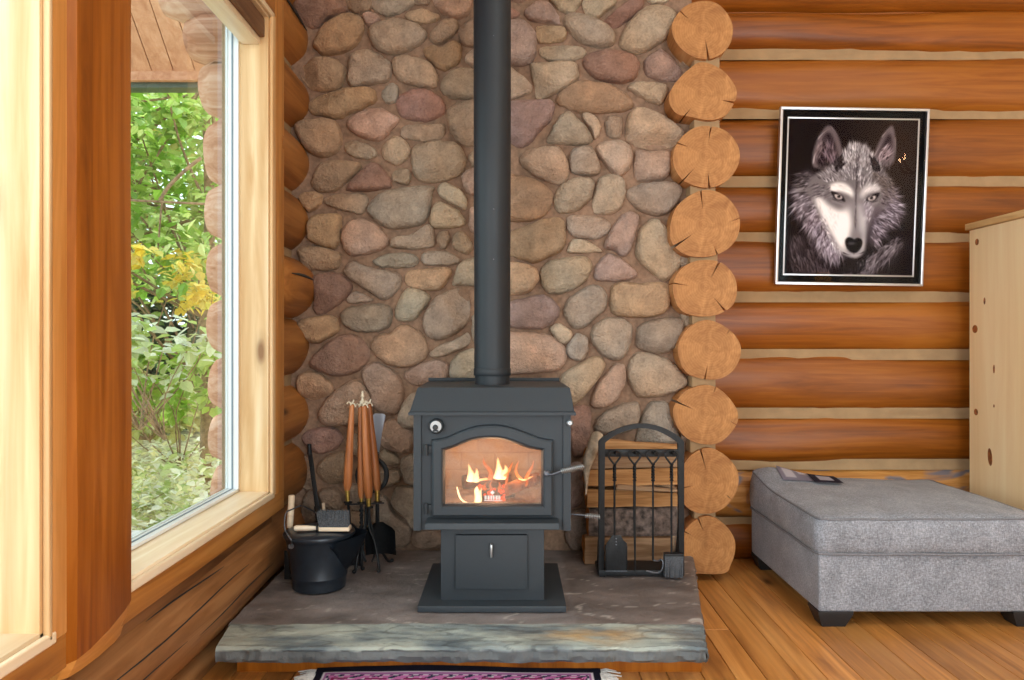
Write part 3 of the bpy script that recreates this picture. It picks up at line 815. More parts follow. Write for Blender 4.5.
# ================================================================ HEARTH
hp = thing('hearth', 'low hearth of dark purple slate with a greenish rough-edged front slab', 'hearth', (-.15, 3.2, 0))
def slab(x0a, x0b, x1a, x1b, ya, yb, zt, th, colf, rough, seed, nu=110, nv=60, edge=.012):
    """a cleft slate slab: a at the front, b at the back"""
    mb = MB(); cl = []
    def pt(u, v):
        y = ya+(yb-ya)*v; xl = x0a+(x0b-x0a)*v; xr = x1a+(x1b-x1a)*v
        fr = edge*noise.fractal(Vector((u*26+seed, 0, 0)), 1, 2, 4)*max(0, 1-v*6)
        rt = edge*.7*noise.fractal(Vector((v*16+seed, 5, 0)), 1, 2, 4)*max(0, (u-.85)/.15)
        x = xl+(xr-xl)*u+rt; yy = y-fr
        z = zt+rough*(noise.fractal(Vector((x*6+seed, yy*9, 1)), .9, 2, 5)+.6*math.floor(2.2*noise.noise(Vector((x*3.1+seed, yy*5, 4))))*.5)
        e = min(v*(yb-ya), (1-u)*(xr-xl))
        if e < .012: z -= .006*(1-e/.012)
        return Vector((x, yy, min(z, zt+.004)))
    g = [[mb.v(pt(i/nu, j/nv)) for j in range(nv+1)] for i in range(nu+1)]
    for col in g:
        for p in col: cl.append(colf(p.co.x, p.co.y))
    for i in range(nu):
        for j in range(nv): mb.face((g[i][j], g[i+1][j], g[i+1][j+1], g[i][j+1]))
    def skirt(line, dirv, s2):
        prev = line
        for d in range(1, 5):
            row = []
            for p in line:
                o = .009*noise.fractal(Vector((p.co.x*14+s2, p.co.y*14, d*1.7)), 1, 2, 3)+(.004 if d in (2,3) else -.002)
                q = p.co+Vector(dirv)*o; q.z = zt-.004-(th-.004)*d/4; row.append(mb.v(q)); cl.append(colf(q.x, q.y, True))
            for a, b, c_, d_ in zip(prev, prev[1:], row[1:], row): mb.face((a, b, c_, d_))
            prev = row
    skirt([g[i][0] for i in range(nu+1)], (0,-1,0), 3); skirt([g[nu][j] for j in range(nv+1)], (1,0,0), 4)
    skirt([g[i][nv] for i in range(nu+1)], (0,.2,0), 5); skirt([g[0][j] for j in range(nv+1)], (-.2,0,0), 6)
    return mb, cl
def dark(x, y, side=False):
    n = noise.fractal(Vector((x*5, y*7, 2)), 1, 2, 4); s = noise.noise(Vector((x*28+3*noise.noise(Vector((x*6,y*6,0))), y*60, 9)))
    a = Vector(lin((124,116,114))) if x < .25 else Vector(lin((112,102,98))); c = a*(1+.5*n)
    if (abs(noise.noise(Vector((x*2.6+.25*n, y*4.5, 21)))) < .010 or n > .62) and not side: c = c.lerp(Vector(lin((186,178,170))), .6)
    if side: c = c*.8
    return (*c, 1)
def green(x, y, side=False):
    n = noise.fractal(Vector((x*3.5, y*9, 6)), 1, 2, 4); n2 = noise.noise(Vector((x*2.1, y*6, 1)))
    a = Vector(lin((104,116,122))).lerp(Vector(lin((170,178,170))), max(0, min(1, .5+1.3*n))); ck = abs(noise.noise(Vector((x*4+2*n2, y*16, 12))))
    if ck < .035: a = a*.62
    rust = math.exp(-(((x-.32)/.22)**2+((y-2.79)/.07)**2))*max(0, .6+.9*noise.fractal(Vector((x*7, y*16, 3)), 1, 2, 3))
    a = a.lerp(Vector(lin((186,152,104))), min(.8, rust)); 
    if side: a = Vector(lin((88,91,92)))*(1+.35*n)
    return (*a, 1)
mb, cl = slab(-1.07, -1.07, .722, .92, 2.896, 3.915, .127, .05, dark, .0035, 3, 140, 90, .004); obj('slate_top', mb, M['slate'], hp, 40, cols=cl)
mb, cl = slab(-1.03, -1.06, .674, .722, 2.668, 2.892, .131, .052, green, .0045, 9, 200, 44, .012); obj('slate_front_slab', mb, M['slate'], hp, 40, cols=cl)
mb = MB(); mb.prismZ([(-.994,2.776),(.685,2.776),(.86,3.9),(-1.05,3.9)], 0, .084, .003); obj('wooden_base', mb, M['casing_x'] if 'casing_x' in M else M['post'], hp)
# ================================================================ WOOD STOVE
HZ = .130
sx = -.079
st = thing('wood_stove', 'blue-black steel wood stove on a pedestal, fire burning behind its arched glass door', 'stove', (sx, 3.3, HZ))
mb = MB(); mb.box((-.372,3.015,HZ), (.2136,3.60,HZ+.025), .003); obj('base_plate', mb, M['stove'], st)
mb = MB(); mb.box((-.286,3.08,HZ+.025), (.129,3.52,.4415), .004); obj('pedestal', mb, M['stove'], st)
mb = MB(); a, b = P(455.5,535,3.062), P(527.2,589,3.062); mb.box((a.x,3.058,b.z), (b.x,3.08,a.z), .003); ad = obj('ash_door', mb, M['stove'], st)
mb = MB(); c = P(491.3, 548, 3.05); mb.tube([c+Vector((0,.006,.016)), c+Vector((0,-.012,.012)), c+Vector((0,-.016,-.004)), c+Vector((0,-.008,-.034))], [.004,.006,.006,.005], 10)
obj('ash_door_pull', mb, M['steel'], ad)
# body as a box open at the door, so that the fire chamber is a real room
X0, X1, ZB, ZT, YF, YB = -.392, .234, .4415, .912, 3.055, 3.62
def px(x, y, Y=3.04): p = P(x, y, Y); return (p.x, p.z)
inner = [px(x,y) for x,y in ((444.5,505),(444.5,451),(455,447.5),(470,441.5),(482,439.6),(492,439.2),(502,440),(514,443.5),(528,448.5),(541.5,451),(541.5,505))]
outer = [px(x,y) for x,y in ((431.5,517),(431.5,440),(446,437.5),(460,431.5),(474,426.8),(484,425.3),(492,425),(500,425.4),(510,427.3),(524,432),(539,437.8),(553.5,440.5),(553.5,517))]
mb = MB()
mb.box((X0,YF,ZB), (X0+.03,YB,ZT)); mb.box((X1-.03,YF,ZB), (X1,YB,ZT)); mb.box((X0+.03,YB-.02,ZB), (X1-.03,YB,ZT))
mb.box((X0+.03,YF+.02,ZB), (X1-.03,YB-.02,ZB+.03)); mb.box((X0+.03,YF+.02,ZT-.03), (X1-.03,YB-.02,ZT))
# front plate with the door opening, set back between the side cheeks
fx0, fx1, fz0, fz1 = X0+.03, X1-.03, ZB, ZT
hole = [(p[0], p[1]) for p in inner]; hx0, hx1 = hole[0][0], hole[-1][0]; hz0 = hole[0][1]; hz1 = hole[1][1]
yf = YF+.012
mb.box((fx0,yf,fz0), (hx0,yf+.02,fz1)); mb.box((hx1,yf,fz0), (fx1,yf+.02,fz1)); mb.box((hx0,yf,fz0), (hx1,yf+.02,hz0))
arch = [(hx0,fz1)] + hole[1:-1] + [(hx1,fz1)]
mb.prismY(arch, yf, yf+.02)
obj('body', mb, M['stove'], st, 30)
# hood top with sloping front and sides
mb = MB(); z0, z1 = .912, 1.008
base = [(-.41,3.028),(.2525,3.028),(.2525,3.66),(-.41,3.66)]; top = [(-.381,3.10),(.234,3.10),(.222,3.63),(-.392,3.63)]
rings = [[mb.v((x,y,z0-.010)) for x,y in base], [mb.v((x,y,z0+.002)) for x,y in base], [mb.v((x+(.006 if x<0 else -.006),y+(.012 if y<3.3 else -.01),z0+.006)) for x,y in base], [mb.v((x,y,z1)) for x,y in top]]
for A, B in zip(rings, rings[1:]):
    for k in range(4): mb.face((A[k], A[(k+1)%4], B[(k+1)%4], B[k]))
mb.face(rings[0][::-1]); mb.face(rings[-1])
bmesh.ops.bevel(mb.bm, geom=[e for e in mb.bm.edges], offset=.002, segments=2, affect='EDGES')
obj('hood_top', mb, M['stove'], st, 30)
mb = MB(); mb.box((-.392,3.60,1.008), (.222,3.63,1.022), .002); obj('rear_lip', mb, M['stove_dark'], st)
# door: frame, glass, hinges, handle
def loop_band(outer, inner, n=160):
    """matching points along two closed outlines by arc length from the bottom left"""
    def res(pts):
        pts = [Vector(p) for p in pts]+[Vector(pts[0])]; L = [0]
        for a, b in zip(pts, pts[1:]): L.append(L[-1]+(b-a).length)
        return pts, L
    return res(outer), res(inner)
from mathutils.geometry import intersect_line_line_2d
def smooth_top(pts):
    return [Vector(pts[0])] + cr([(*p,) for p in pts[1:-1]], 5, closed=False) + [Vector(pts[-1])]
so, si = smooth_top(outer), smooth_top(inner)
cx_, cz_ = sx-.0, (so[0].y+so[len(so)//2].y)/2
def sample(pts, n):
    """corner-aware: left side, top curve, right side, bottom"""
    out = []; segs = [[pts[0], pts[1]], pts[1:-1], [pts[-2], pts[-1]], [pts[-1], pts[0]]]
    for sg, m in zip(segs, n):
        L = [0]
        for a, b in zip(sg, sg[1:]): L.append(L[-1]+(b-a).length)
        for k in range(m):
            d = L[-1]*k/m; i = max(j for j in range(len(L)) if L[j] <= d+1e-9); i = min(i, len(sg)-2)
            out.append(sg[i].lerp(sg[i+1], (d-L[i])/max(L[i+1]-L[i], 1e-9)))
    return out
NS = (4, 44, 4, 6); O, I = sample(so, NS), sample(si, NS); n = len(O)
mb = MB(); prof = [(0,.02),(0,-.008),(.06,-.016),(.2,-.021),(.72,-.021),(.86,-.016),(1,.002),(1,.018)]
rings = [[mb.v((O[k].x+(I[k].x-O[k].x)*t_, YF+d, O[k].y+(I[k].y-O[k].y)*t_)) for k in range(n)] for t_, d in prof]
for A, B in zip(rings, rings[1:]+rings[:1]):
    for k in range(n): mb.face((A[k], A[(k+1)%n], B[(k+1)%n], B[k]))
door = obj('door', mb, M['stove'], st, 28)
mb = MB(); g = [(p.x+(.008 if p.x < sx else -.008)*0, p.y) for p in I]; mb.prismY([(p[0], p[1]) for p in I], YF+.004, YF+.009); 
M['stove_glass'] = glassmat('sooty_glass', (245,225,205), .5, ((206,188,174), .10, .30))
obj('door_glass', mb, M['stove_glass'], door)
for y in (450, 509):
    mb = MB(); a, b = P(422.5, y-5.5, 3.04), P(432.5, y+5.5, 3.04)
    mb.lathe([(.0085,0),(.0085,a.z-b.z)], ((a.x+b.x)/2-.006, YF-.008, b.z), 14); mb.box(((a.x+b.x)/2-.004, YF-.006, b.z+.008), (b.x+.004, YF+.012, a.z-.008), .002)
    obj('hinge', mb, M['stove_dark'], door)
def coil(mb, a, b, r, wire, turns):
    a, b = Vector(a), Vector(b); z = (b-a).normalized(); x = Vector((0,0,1)).cross(z).normalized(); y = z.cross(x); pts = []
    N = turns*10
    for k in range(N+1):
        t = k/N; e = min(1, min(t, 1-t)*6+.55); q = 2*PI*turns*t
        pts.append(a+(b-a)*t+(x*math.cos(q)+y*math.sin(q))*r*e)
    mb.tube(pts, wire, 6)
mb = MB(); yh = YF-.03
p0 = P(546.8,472.8,yh); mb.lathe([(.012,0),(.012,.016),(.008,.02)], p0, 16, Matrix.Rotation(PI/2, 4, 'X'))
p1, p2, p3 = P(553,474.5,yh-.025), P(561,471.5,yh-.03), P(584,466.5,yh-.03)
mb.tube([p0+Vector((0,-.012,0)), p0+Vector((.008,-.02,-.004)), p1, p2, p3], [.006,.006,.005,.005,.004], 8); hd = obj('door_handle', mb, M['iron_grey'], door)
mb = MB(); coil(mb, p2, p3, .0100, .0024, 13); obj('coil_grip', mb, M['steel'], door)
mb = MB(); a, b = P(425.6,522.6,3.0), P(558.7,528,3.0); mb.prismX([(YF+.03,a.z+.006),(2.985,a.z),(2.98,b.z),(YF+.03,b.z-.004)], a.x, b.x, .002); obj('ash_lip', mb, M['stove'], st)
mb = MB(); c = P(436.3,426,3.05); Mx = Matrix.Rotation(PI/2, 4, 'X')
mb.lathe([(.030,-.022),(.030,-.006),(.027,0),(.024,.002)], c+Vector((0,-.016,0)), 28, Mx); dk = obj('damper_dial', mb, M['stove_dark'], st)
mb = MB(); mb.lathe([(.022,0),(.022,.002)], c+Vector((0,-.0185,0)), 28, Mx); fc = obj('dial_face', mb, M['steel'], dk)
mb = MB(); mb.lathe([(.011,0),(.010,.012),(.008,.014)], c+Vector((-.002,-.019,-.003)), 18, Mx); mb.box((c.x-.012,c.y-.024,c.z-.020),(c.x+.010,c.y-.02,c.z-.013)); obj('dial_centre', mb, M['stove_dark'], dk)
mb = MB(); c = P(569.6,422.5,3.05); mb.lathe([(.006,-.02),(.006,.004),(.012,.008),(.013,.016),(.008,.022)], c+Vector((0,0,0)), 16, Mx); obj('air_knob', mb, M['steel'], st)
mb = MB(); a, b = P(585,515.3,3.08), P(600,517.2,3.08); mb.tube([(X1-.02,3.10,a.z+.002), a, b], .004, 8); ak = obj('air_control_rod', mb, M['iron_grey'], st)
mb = MB(); coil(mb, a, b, .0085, .0022, 9); obj('coil_grip', mb, M['steel'], ak)
# small white emblem on the glass: a diamond above a plate of tiny strokes
M['emblem'] = plain('emblem_white', (232,220,214), .7)
mb = MB(); ye = YF+.002
def ep(x, y): p = P(x, y, ye); return (p.x, p.z)
mb.prismY([ep(492.4,490.6),(ep(494.6,492.6)),ep(492.4,494.8),ep(490.2,492.6)], ye, ye+.001)
xx = 484.6
for w, gap in ((1.3,.5),(.6,.7),(1.5,.5),(.7,.5),(1.3,.6),(1.4,.5),(.6,.6),(1.5,.4),(.8,.5),(1.2,.4)):
    mb.prismY([ep(xx,495.6),ep(xx+w,495.6),ep(xx+w,499.6),ep(xx,499.6)], ye, ye+.001); xx += w+gap
mb.prismY([ep(484.2,500.3),ep(501.5,500.3),ep(501.5,501),ep(484.2,501)], ye, ye+.001)
obj('glass_emblem', mb, M['emblem'], door, 0)
# fire chamber lining of pale brick
t = NT('fire_brick'); v = t.coords(rnd=False); br = t.n('ShaderNodeTexBrick'); mp = t.n('ShaderNodeMapping'); mp.inputs['Rotation'].default_value = (PI/2,0,0)
t.l(v, mp.inputs[0]); t.l(mp.outputs[0], br.inputs[0]); br.inputs['Scale'].default_value = 3.2; br.inputs['Mortar Size'].default_value = .012
br.inputs['Color1'].default_value = L4((210,190,168)); br.inputs['Color2'].default_value = L4((200,178,156)); br.inputs['Mortar'].default_value = L4((180,156,134))
f = t.noise(v, 7, 4); t.bsdf(t.mix(t.math('MULTIPLY', f, .5), br.outputs[0], (170,138,114)), .9, 0, .1); M['brick'] = t.m
mb = MB()
mb.box((X0+.03,YB-.05,ZB+.03),(X1-.03,YB-.02,ZT-.03)); mb.box((X0+.03,YF+.04,ZB+.03),(X0+.06,YB-.05,ZT-.03)); mb.box((X1-.06,YF+.04,ZB+.03),(X1-.03,YB-.05,ZT-.03))
mb.box((X0+.06,YF+.04,ZB+.03),(X1-.06,YB-.05,ZB+.065)); mb.box((X0+.06,YF+.06,ZT-.08),(X1-.06,YB-.05,ZT-.05))
obj('brick_lining', mb, M['brick'], st, 0)
mb = MB(); mb.grid(30, 16, lambda u, v: (X0+.07+u*(X1-X0-.14), 3.12+v*.36, ZB+.065+.03*math.exp(-((u-.45)/.3)**2)*math.sin(PI*v)+.012*noise.noise(Vector((u*12, v*8, 1)))))
obj('ash_bed', mb, plain('ash', (176,150,132), 1, 0, 0, .15, 60, .5), st, 60)
# burning logs, embers and flames
def flog(name, label, a, b, r, mat, seed, grp='burning logs'):
    a, b = Vector(a), Vector(b); mb = MB(); pts = [a.lerp(b, k/10)+Vector((0,0,.004*noise.noise(Vector((k, seed, 0))))) for k in range(11)]
    rr = [r*(1+.12*noise.noise(Vector((k*.6, seed, 3)))) for k in range(11)]
    mb.tube(pts, rr, 14); o = obj(name, mb, mat, None, 50, loc=(a+b)/2); return tag(o, label, 'log', grp)
M['burnt'] = plain('burning_bark', (70,44,34), .95, 0, .1, .35, 40, .8)
flog('burning_log', 'charred log lying level across the fire in the stove', P(463,482,3.30), P(510,480,3.36), .030, M['burnt'], 2)
flog('burning_log', 'pale log slanting up to the side of the stove fire', P(506,490,3.24), P(538,478,3.34), .026, plain('burning_wood', (170,118,86), .95, 0, .1, .3, 30, .6), 5)
flog('burning_log', 'short glowing log at the foot of the stove fire', P(478,495,3.20), P(512,494,3.30), .022, M['burnt'], 8)
mb = MB()
for k in range(46):
    c = P(R.uniform(479,506), R.uniform(486,501), R.uniform(3.17,3.26)); r = R.uniform(.004,.010)
    q = bmesh.ops.create_icosphere(mb.bm, subdivisions=1, radius=r, matrix=Matrix.Translation(c) @ Matrix.Rotation(R.random()*3, 4, 'X'))
    for v in q['verts']: v.co += Vector((R.uniform(-1,1),)*3)*r*.3
tag(obj('embers', mb, M['ember'], None, 0, loc=P(492,494,3.2)), 'red glowing embers heaped at the bottom of the fire', 'embers', kind='stuff')
t = NT('flame'); at = t.n('ShaderNodeAttribute', attribute_name='Col'); e = t.n('ShaderNodeEmission'); sp = t.n('ShaderNodeSeparateColor'); t.l(at.outputs['Color'], sp.inputs[0])
t.l(t.ramp(sp.outputs[0], [(0, (255,134,66)), (.35, (255,170,96)), (.7, (255,234,196)), (1, (255,250,240))]), e.inputs[0])
t.l(t.math('ADD', t.math('MULTIPLY', sp.outputs[0], 4.5), 1.0), e.inputs[1])
tr = t.n('ShaderNodeBsdfTransparent'); mx = t.n('ShaderNodeMixShader'); t.l(sp.outputs[1], mx.inputs[0]); t.l(tr.outputs[0], mx.inputs[1]); t.l(e.outputs[0], mx.inputs[2]); t.l(mx.outputs[0], t.out.inputs[0]); M['flame'] = t.m
FL = [ # path in photo pixels, widths in pixels, heat
 ([(470,481),(471,475),(470,470),(468.5,464)], [3.5,3.2,1.8,.2], 1.0), ([(476,481),(476,476),(477,472),(476,468)], [3.2,2.6,1.4,.2], .95),
 ([(480,480),(486,479),(492,479.5)], [1.5,2,1], .8),
 ([(490,479),(491,473),(488,468),(484,463),(483.5,458)], [2.2,2.2,1.8,1.3,.2], .35),
 ([(498,478),(499,472),(498.5,466),(497.8,457.5)], [4.5,3.6,2.0,.2], 1.0), ([(503,478),(504,473),(506,469),(505,465)], [3.6,3,1.8,.2], .95),
 ([(505,476),(509,470),(511,466),(513,462)], [2.2,1.8,1.2,.2], .45), ([(506,485),(507,479),(509,472)], [1.2,1.2,.3], .3),
 ([(522,479),(518,476),(516,471),(517,465),(519,461)], [1.2,1.8,1.6,1,.2], .5), ([(519,478.5),(524,480),(529,478),(533,476)], [1.2,1.3,1.3,.3], .9),
 ([(526,479),(529,472),(532,467),(534,460)], [2,2,1.5,.2], .4), ([(526,486),(527,482),(525,478)], [1.4,1.4,.4], .25),
 ([(457,487),(458.5,493),(461,499),(467,503),(474,503),(479,500)], [.5,1.1,1.3,1.4,1.4,1], 1.0), ([(478,502),(478,496),(476.5,490),(477,486.5)], [3.2,3.0,2.2,.3], 1.0), ([(481,500),(480.5,493),(481.5,488)], [1.2,1.4,.3], .9),
 ([(492,489),(490,485),(492,481)], [2,1.5,.3], .2), ([(499,489),(500,485),(499,482)], [2,1.4,.3], .15), ([(485,490),(484,486),(486,483)], [1.8,1.3,.3], .2)]
mb = MB(); cols = []
for i, (path, ws_, heat) in enumerate(FL):
    Y = 3.24 if i < 12 else 3.16
    pts = cr([P(a, b, Y+.02*math.sin(i*3+k)) for k, (a, b) in enumerate(path)], 5, closed=False)
    n = len(pts); wv = [0]*n
    for k in range(n):
        q = k/(n-1)*(len(ws_)-1); j = min(int(q), len(ws_)-2); wv[k] = (ws_[j]+(ws_[j+1]-ws_[j])*(q-j))*Y/FPX
    for shell, (sc, al, dh) in enumerate(((1.15,.7,-.25),(.7,1.0,.0))):
        n0 = len(mb.bm.verts); mb.tube(pts, [max(w*sc, .0004) for w in wv], 8, squash=(1,.6)); n1 = len(mb.bm.verts)
        for q in range(n1-n0):
            k = q//8; tt = k/(n-1); h = max(0, min(1, heat+dh-.35*tt*(1 if i < 12 else .2))); cols.append((h, al*(1-.5*tt), 0, 1))
tag(obj('fire', mb, M['flame'], None, 180, loc=P(492,480,3.24), cols=cols), 'bright orange and white flames behind the stove glass', 'fire', kind='stuff')
# flue pipe
pc = Vector((-.0865, 3.36, 0))
sp_ = thing('stove_pipe', 'tall round black flue pipe rising from the stove top up the stone wall', 'stove pipe', (pc.x, pc.y, 1.008))
mb = MB(); mb.lathe([(.0765,1.005),(.0765,1.055)], pc, 40); obj('collar', mb, M['pipe'], sp_, 40)
mb = MB(); mb.lathe([(.080,1.045),(.0815,1.047),(.0815,1.075),(.080,1.077)], pc, 40); obj('ring', mb, M['pipe'], sp_, 40)
mb = MB(); mb.lathe([(.079,1.07),(.0795,1.6),(.080,1.602),(.0815,2.0),(.0825,3.0),(.0825,3.80)], pc, 48); tb = obj('pipe', mb, M['pipe'], sp_, 40)
for z, a in ((1.545,-PI/2+.1), (1.76,-PI/2+.1), (2.50,-PI/2+.1)):
    mb = MB(); mb.lathe([(.003,0),(.003,.002),(.001,.003)], pc+Vector((math.cos(a)*.0795,math.sin(a)*.0795,z)), 8, Matrix.Rotation(PI/2, 4, 'Z')@Matrix.Rotation(PI/2,4,'X') if abs(math.sin(a))<.5 else Matrix.Rotation(PI/2,4,'X'))
    obj('rivet', mb, M['iron_grey'], tb)
# ================================================================ RIGHT: ARCHED TOOL STAND AND FIREWOOD
yr = 3.475
ts = thing('tool_stand', 'black wrought-iron tool stand with an arched top, on the hearth before the firewood', 'tool stand', (.585, yr, HZ))
def q2(x, y, Y=yr): p = P(x, y, Y); return Vector((p.x, p.z))
bl, br_ = q2(598.6, 577), q2(684.4, 577)
oa = [q2(598.6,576)] + cr([q2(x,y) for x,y in ((598.6,441.5),(604,436.5),(613,431),(626,426),(641,423.6),(656,425.5),(668,429.8),(679,436.5),(684.4,442))], 4, closed=False) + [q2(684.4,576)]
ia = [q2(678.6,576)] + cr([q2(x,y) for x,y in ((678.6,443.5),(674,440),(665,434.5),(655,430.2),(641,428.2),(627,430.6),(616,435),(608.5,440),(604.6,443.5))], 4, closed=False) + [q2(604.6,576)]
mb = MB(); mb.prismY(oa+ia, yr, yr+.02, .0025); obj('arch_frame', mb, M['iron'], ts)
mb = MB(); a, b = q2(603,457), q2(680,449.5); mb.box((a.x,yr+.002,a.y), (b.x,yr+.018,b.y), .003); obj('crossbar', mb, M['iron'], ts)
hooks = [614.5, 634.5, 653, 671.5]
for hx in hooks:
    mb = MB(); c = P(hx, 452.5, yr); mb.tube([c+Vector((0,.004,0)), c+Vector((0,-.02,-.003)), c+Vector((0,-.034,-.002)), c+Vector((0,-.038,.01))], .0042, 8); obj('hook', mb, M['iron'], ts)
mb = MB(); a, b = q2(598.6,577), q2(684.4,567); mb.box((a.x,yr-.005,HZ+.004), (b.x,yr+.15,HZ+.03), .004); obj('base_tray', mb, M['iron'], ts)
for x in (a.x+.005, b.x-.03):
    for y in (yr, yr+.12): mb = MB(); mb.box((x,y,HZ-.002), (x+.025,y+.025,HZ+.006), .002); obj('foot', mb, M['iron'], ts)
for x in (a.x+.012, b.x-.012): mb = MB(); mb.bar((x,yr+.12,HZ+.02), (x,yr+.02,.45), .014, .008); obj('brace', mb, M['iron'], ts)
yt = yr-.028
def shaft(root, hx, ybot, grip=True, r=.0048):
    c = P(hx, 0, yt)
    def z(y): return CAMZ-(y-340)/FPX*yt
    mb = MB(); w = .026   # heart-shaped eye
    loop = [(0,z(464)),(-.010,z(462)),(-w,z(457)),(-w*.98,z(453.5)),(-w*.5,z(451)),(0,z(450.2)),(w*.5,z(451)),(w*.98,z(453.5)),(w,z(457)),(.010,z(462))]
    mb.tube([Vector((c.x+a, yt, b)) for a, b in [(v.x, v.y) for v in cr(loop, 3)]], .0042, 8, closed=True)
    obj('eye_handle', mb, M['iron'], root)
    mb = MB(); pts = [Vector((c.x, yt, z(463.5)+(z(481)-z(463.5))*k/18)) for k in range(19)]
    mb.tube(pts, [.0085+.0016*math.sin(k*1.9) for k in range(19)], 4, twist=.55); obj('twist', mb, M['iron'], root, 20)
    mb = MB(); mb.tube([Vector((c.x, yt, z(480))), Vector((c.x, yt, z(ybot)))], r, 8); obj('shaft', mb, M['iron'], root)
    return c, z
g_ = 'iron hearth tools on the arched stand'
o = thing('hearth_shovel', 'black iron shovel with a broad blade hanging on the arched stand, nearest the stove', 'shovel', (P(614.5,0,yt).x, yt, .62), g_)
c, z = shaft(o, 614.5, 540)
c = P(616.5, 0, yt)
poly = [(-.020,z(535)),(.018,z(535)),(.030,z(540)),(.046,z(543)),(.048,z(570)),(-.049,z(571)),(-.046,z(543)),(-.034,z(540))]
mb = MB(); mb.prismY([(c.x+a, b) for a, b in poly], yt-.004, yt-.001, .0008)
mb.box((c.x-.049,yt-.004,z(571)),(c.x-.045,yt+.02,z(546))); mb.box((c.x+.044,yt-.004,z(570)),(c.x+.048,yt+.02,z(546)))
bl_ = obj('blade', mb, M['iron'], o)
for yy in (538.5,541.5,544.5):
    mb = MB(); mb.lathe([(.0035,0),(.0035,.002),(.001,.003)], (c.x-.002,yt-.004,z(yy)), 8, Matrix.Rotation(PI/2,4,'X'))
    obj('rivet', mb, M['iron_grey'], bl_)
mb = MB(); mb.box((c.x-.049,yt-.006,z(571.2)),(c.x+.048,yt-.003,z(570.2))); obj('worn_edge', mb, M['iron_grey'], bl_)
o = thing('poker', 'straight black iron poker hanging second on the arched stand, its point near the hearth', 'poker', (P(634.5,0,yt).x, yt, .62), g_)
c, z = shaft(o, 634.5, 520, r=.0065)
mb = MB(); mb.tube([Vector((c.x,yt,z(519))),Vector((c.x+.002,yt,z(545))),Vector((c.x+.003,yt,z(575)))], [.0062,.005,.0022], 8); obj('point', mb, M['iron'], o)
o = thing('log_hook', 'black iron rake with a bent foot hanging third on the arched stand', 'hook', (P(653,0,yt).x, yt, .62), g_)
c, z = shaft(o, 653, 560)
mb = MB(); X_ = lambda a: P(a,0,yt).x
mb.tube(cr([Vector((X_(653),yt,z(558))),Vector((X_(654),yt,z(560.3))),Vector((X_(658),yt-.004,z(560.6))),Vector((X_(661),yt-.01,z(559))),Vector((X_(662.3),yt-.014,z(562))),Vector((X_(661),yt-.014,z(569))),Vector((X_(656),yt-.012,z(572))),Vector((X_(646),yt-.008,z(570.5)))], 4, closed=False), .0042, 8); obj('bent_foot', mb, M['iron_grey'], o)
o = thing('hearth_brush', 'black hearth brush hanging fourth on the arched stand, beside the log ends', 'brush', (P(671.5,0,yt).x, yt, .62), g_)
c, z = shaft(o, 671.5, 556)
mb = MB(); a, b = P(664,555.5,yt), P(683,553,yt); mb.box((a.x,yt-.018,a.z), (b.x,yt+.018,b.z), .003); obj('brush_block', mb, M['iron'], o)
mb = MB()
for i in range(22):
    for j in range(6):
        x_ = a.x+.003+(b.x-a.x-.006)*i/21; y_ = yt-.015+.03*j/5
        mb.tube([(x_,y_,a.z+.002),(x_+R.uniform(-.004,.004),y_+R.uniform(-.004,.004),z(577)+R.uniform(0,.004))], [.0028,.0022], 5)
obj('bristles', mb, M['bristle'], o, 60)

# ---- split firewood, lying across behind the stand
M['split'] = wood('split_wood', (112,84,60), (142,112,86), (164,136,108), 'X', .85, 1.6, .12, spec=.1, bump=.5)
M['split_o'] = wood('split_wood_orange', (132,90,54), (168,122,78), (192,148,104), 'X', .85, 1.6, .12, spec=.1, bump=.5)
M['split_end'] = plain('split_end', (190,128,66), .85, 0, .1, .2, 40, .3)
M['fire_bark'] = plain('firewood_bark', (92,80,74), .95, 0, .1, .4, 34, 1.0)
M['pale_bark'] = plain('pale_bark', (184,168,148), .95, 0, .1, .2, 30, .8)
def split_log(label, x0, x1, yt0, yb0, yt1, yb1, Y, depth, mats, bark_front=False, seed=0):
    """left and right heights in photo pixels at depth Y; face toward the room is the split one"""
    ctr = P((x0+x1)/2, (yt0+yb0)/2, Y+depth/2); mb = MB(); n = 16; rings = []; xs0, xs1 = P(x0,0,Y).x, P(x1,0,Y).x
    for i in range(n+1):
        t = i/n; x = xs0+(xs1-xs0)*t
        zt = CAMZ-(yt0+(yt1-yt0)*t-340)/FPX*Y; zb = CAMZ-(yb0+(yb1-yb0)*t-340)/FPX*Y
        h = zt-zb; nn = lambda k: .004*noise.noise(Vector((x*9, k*3.3, seed)))
        prof = [(0,zb+.003),(-.002,zb+h*.35),(0,zb+h*.7),(.004,zt-.002)]
        if bark_front: prof = [(.02,zb+.004),(.004,zb+h*.25),(0,zb+h*.55),(.008,zb+h*.85),(.025,zt-.002)]
        prof += [(depth*.35,zt+.002),(depth*.7,zt-h*.12),(depth*.93,zt-h*.35),(depth,zb+h*.45),(depth*.85,zb+h*.14),(depth*.5,zb+.002)]
        rings.append([mb.v((x+nn(k+20)*(1 if i in (0,n) else 0)*2, Y+a+nn(k), b+nn(k+9))) for k, (a, b) in enumerate(prof)])
    m = len(rings[0]); nf = 4 if not bark_front else 0
    for A, B in zip(rings, rings[1:]):
        for k in range(m): mb.face((A[k], A[(k+1)%m], B[(k+1)%m], B[k]), 0 if k < nf or (not bark_front and k in (m-1,)) else 1)
    mb.face(rings[0][::-1], 2); mb.face(rings[-1], 2)
    o = obj('firewood_log', mb, mats, None, 40, loc=ctr); tag(o, label, 'firewood', 'split firewood behind the tool stand'); return o
F = [M['split'], M['fire_bark'], M['split_end']]; FO = [M['split_o'], M['fire_bark'], M['split_end']]; FB = [M['fire_bark'], M['fire_bark'], M['split_end']]
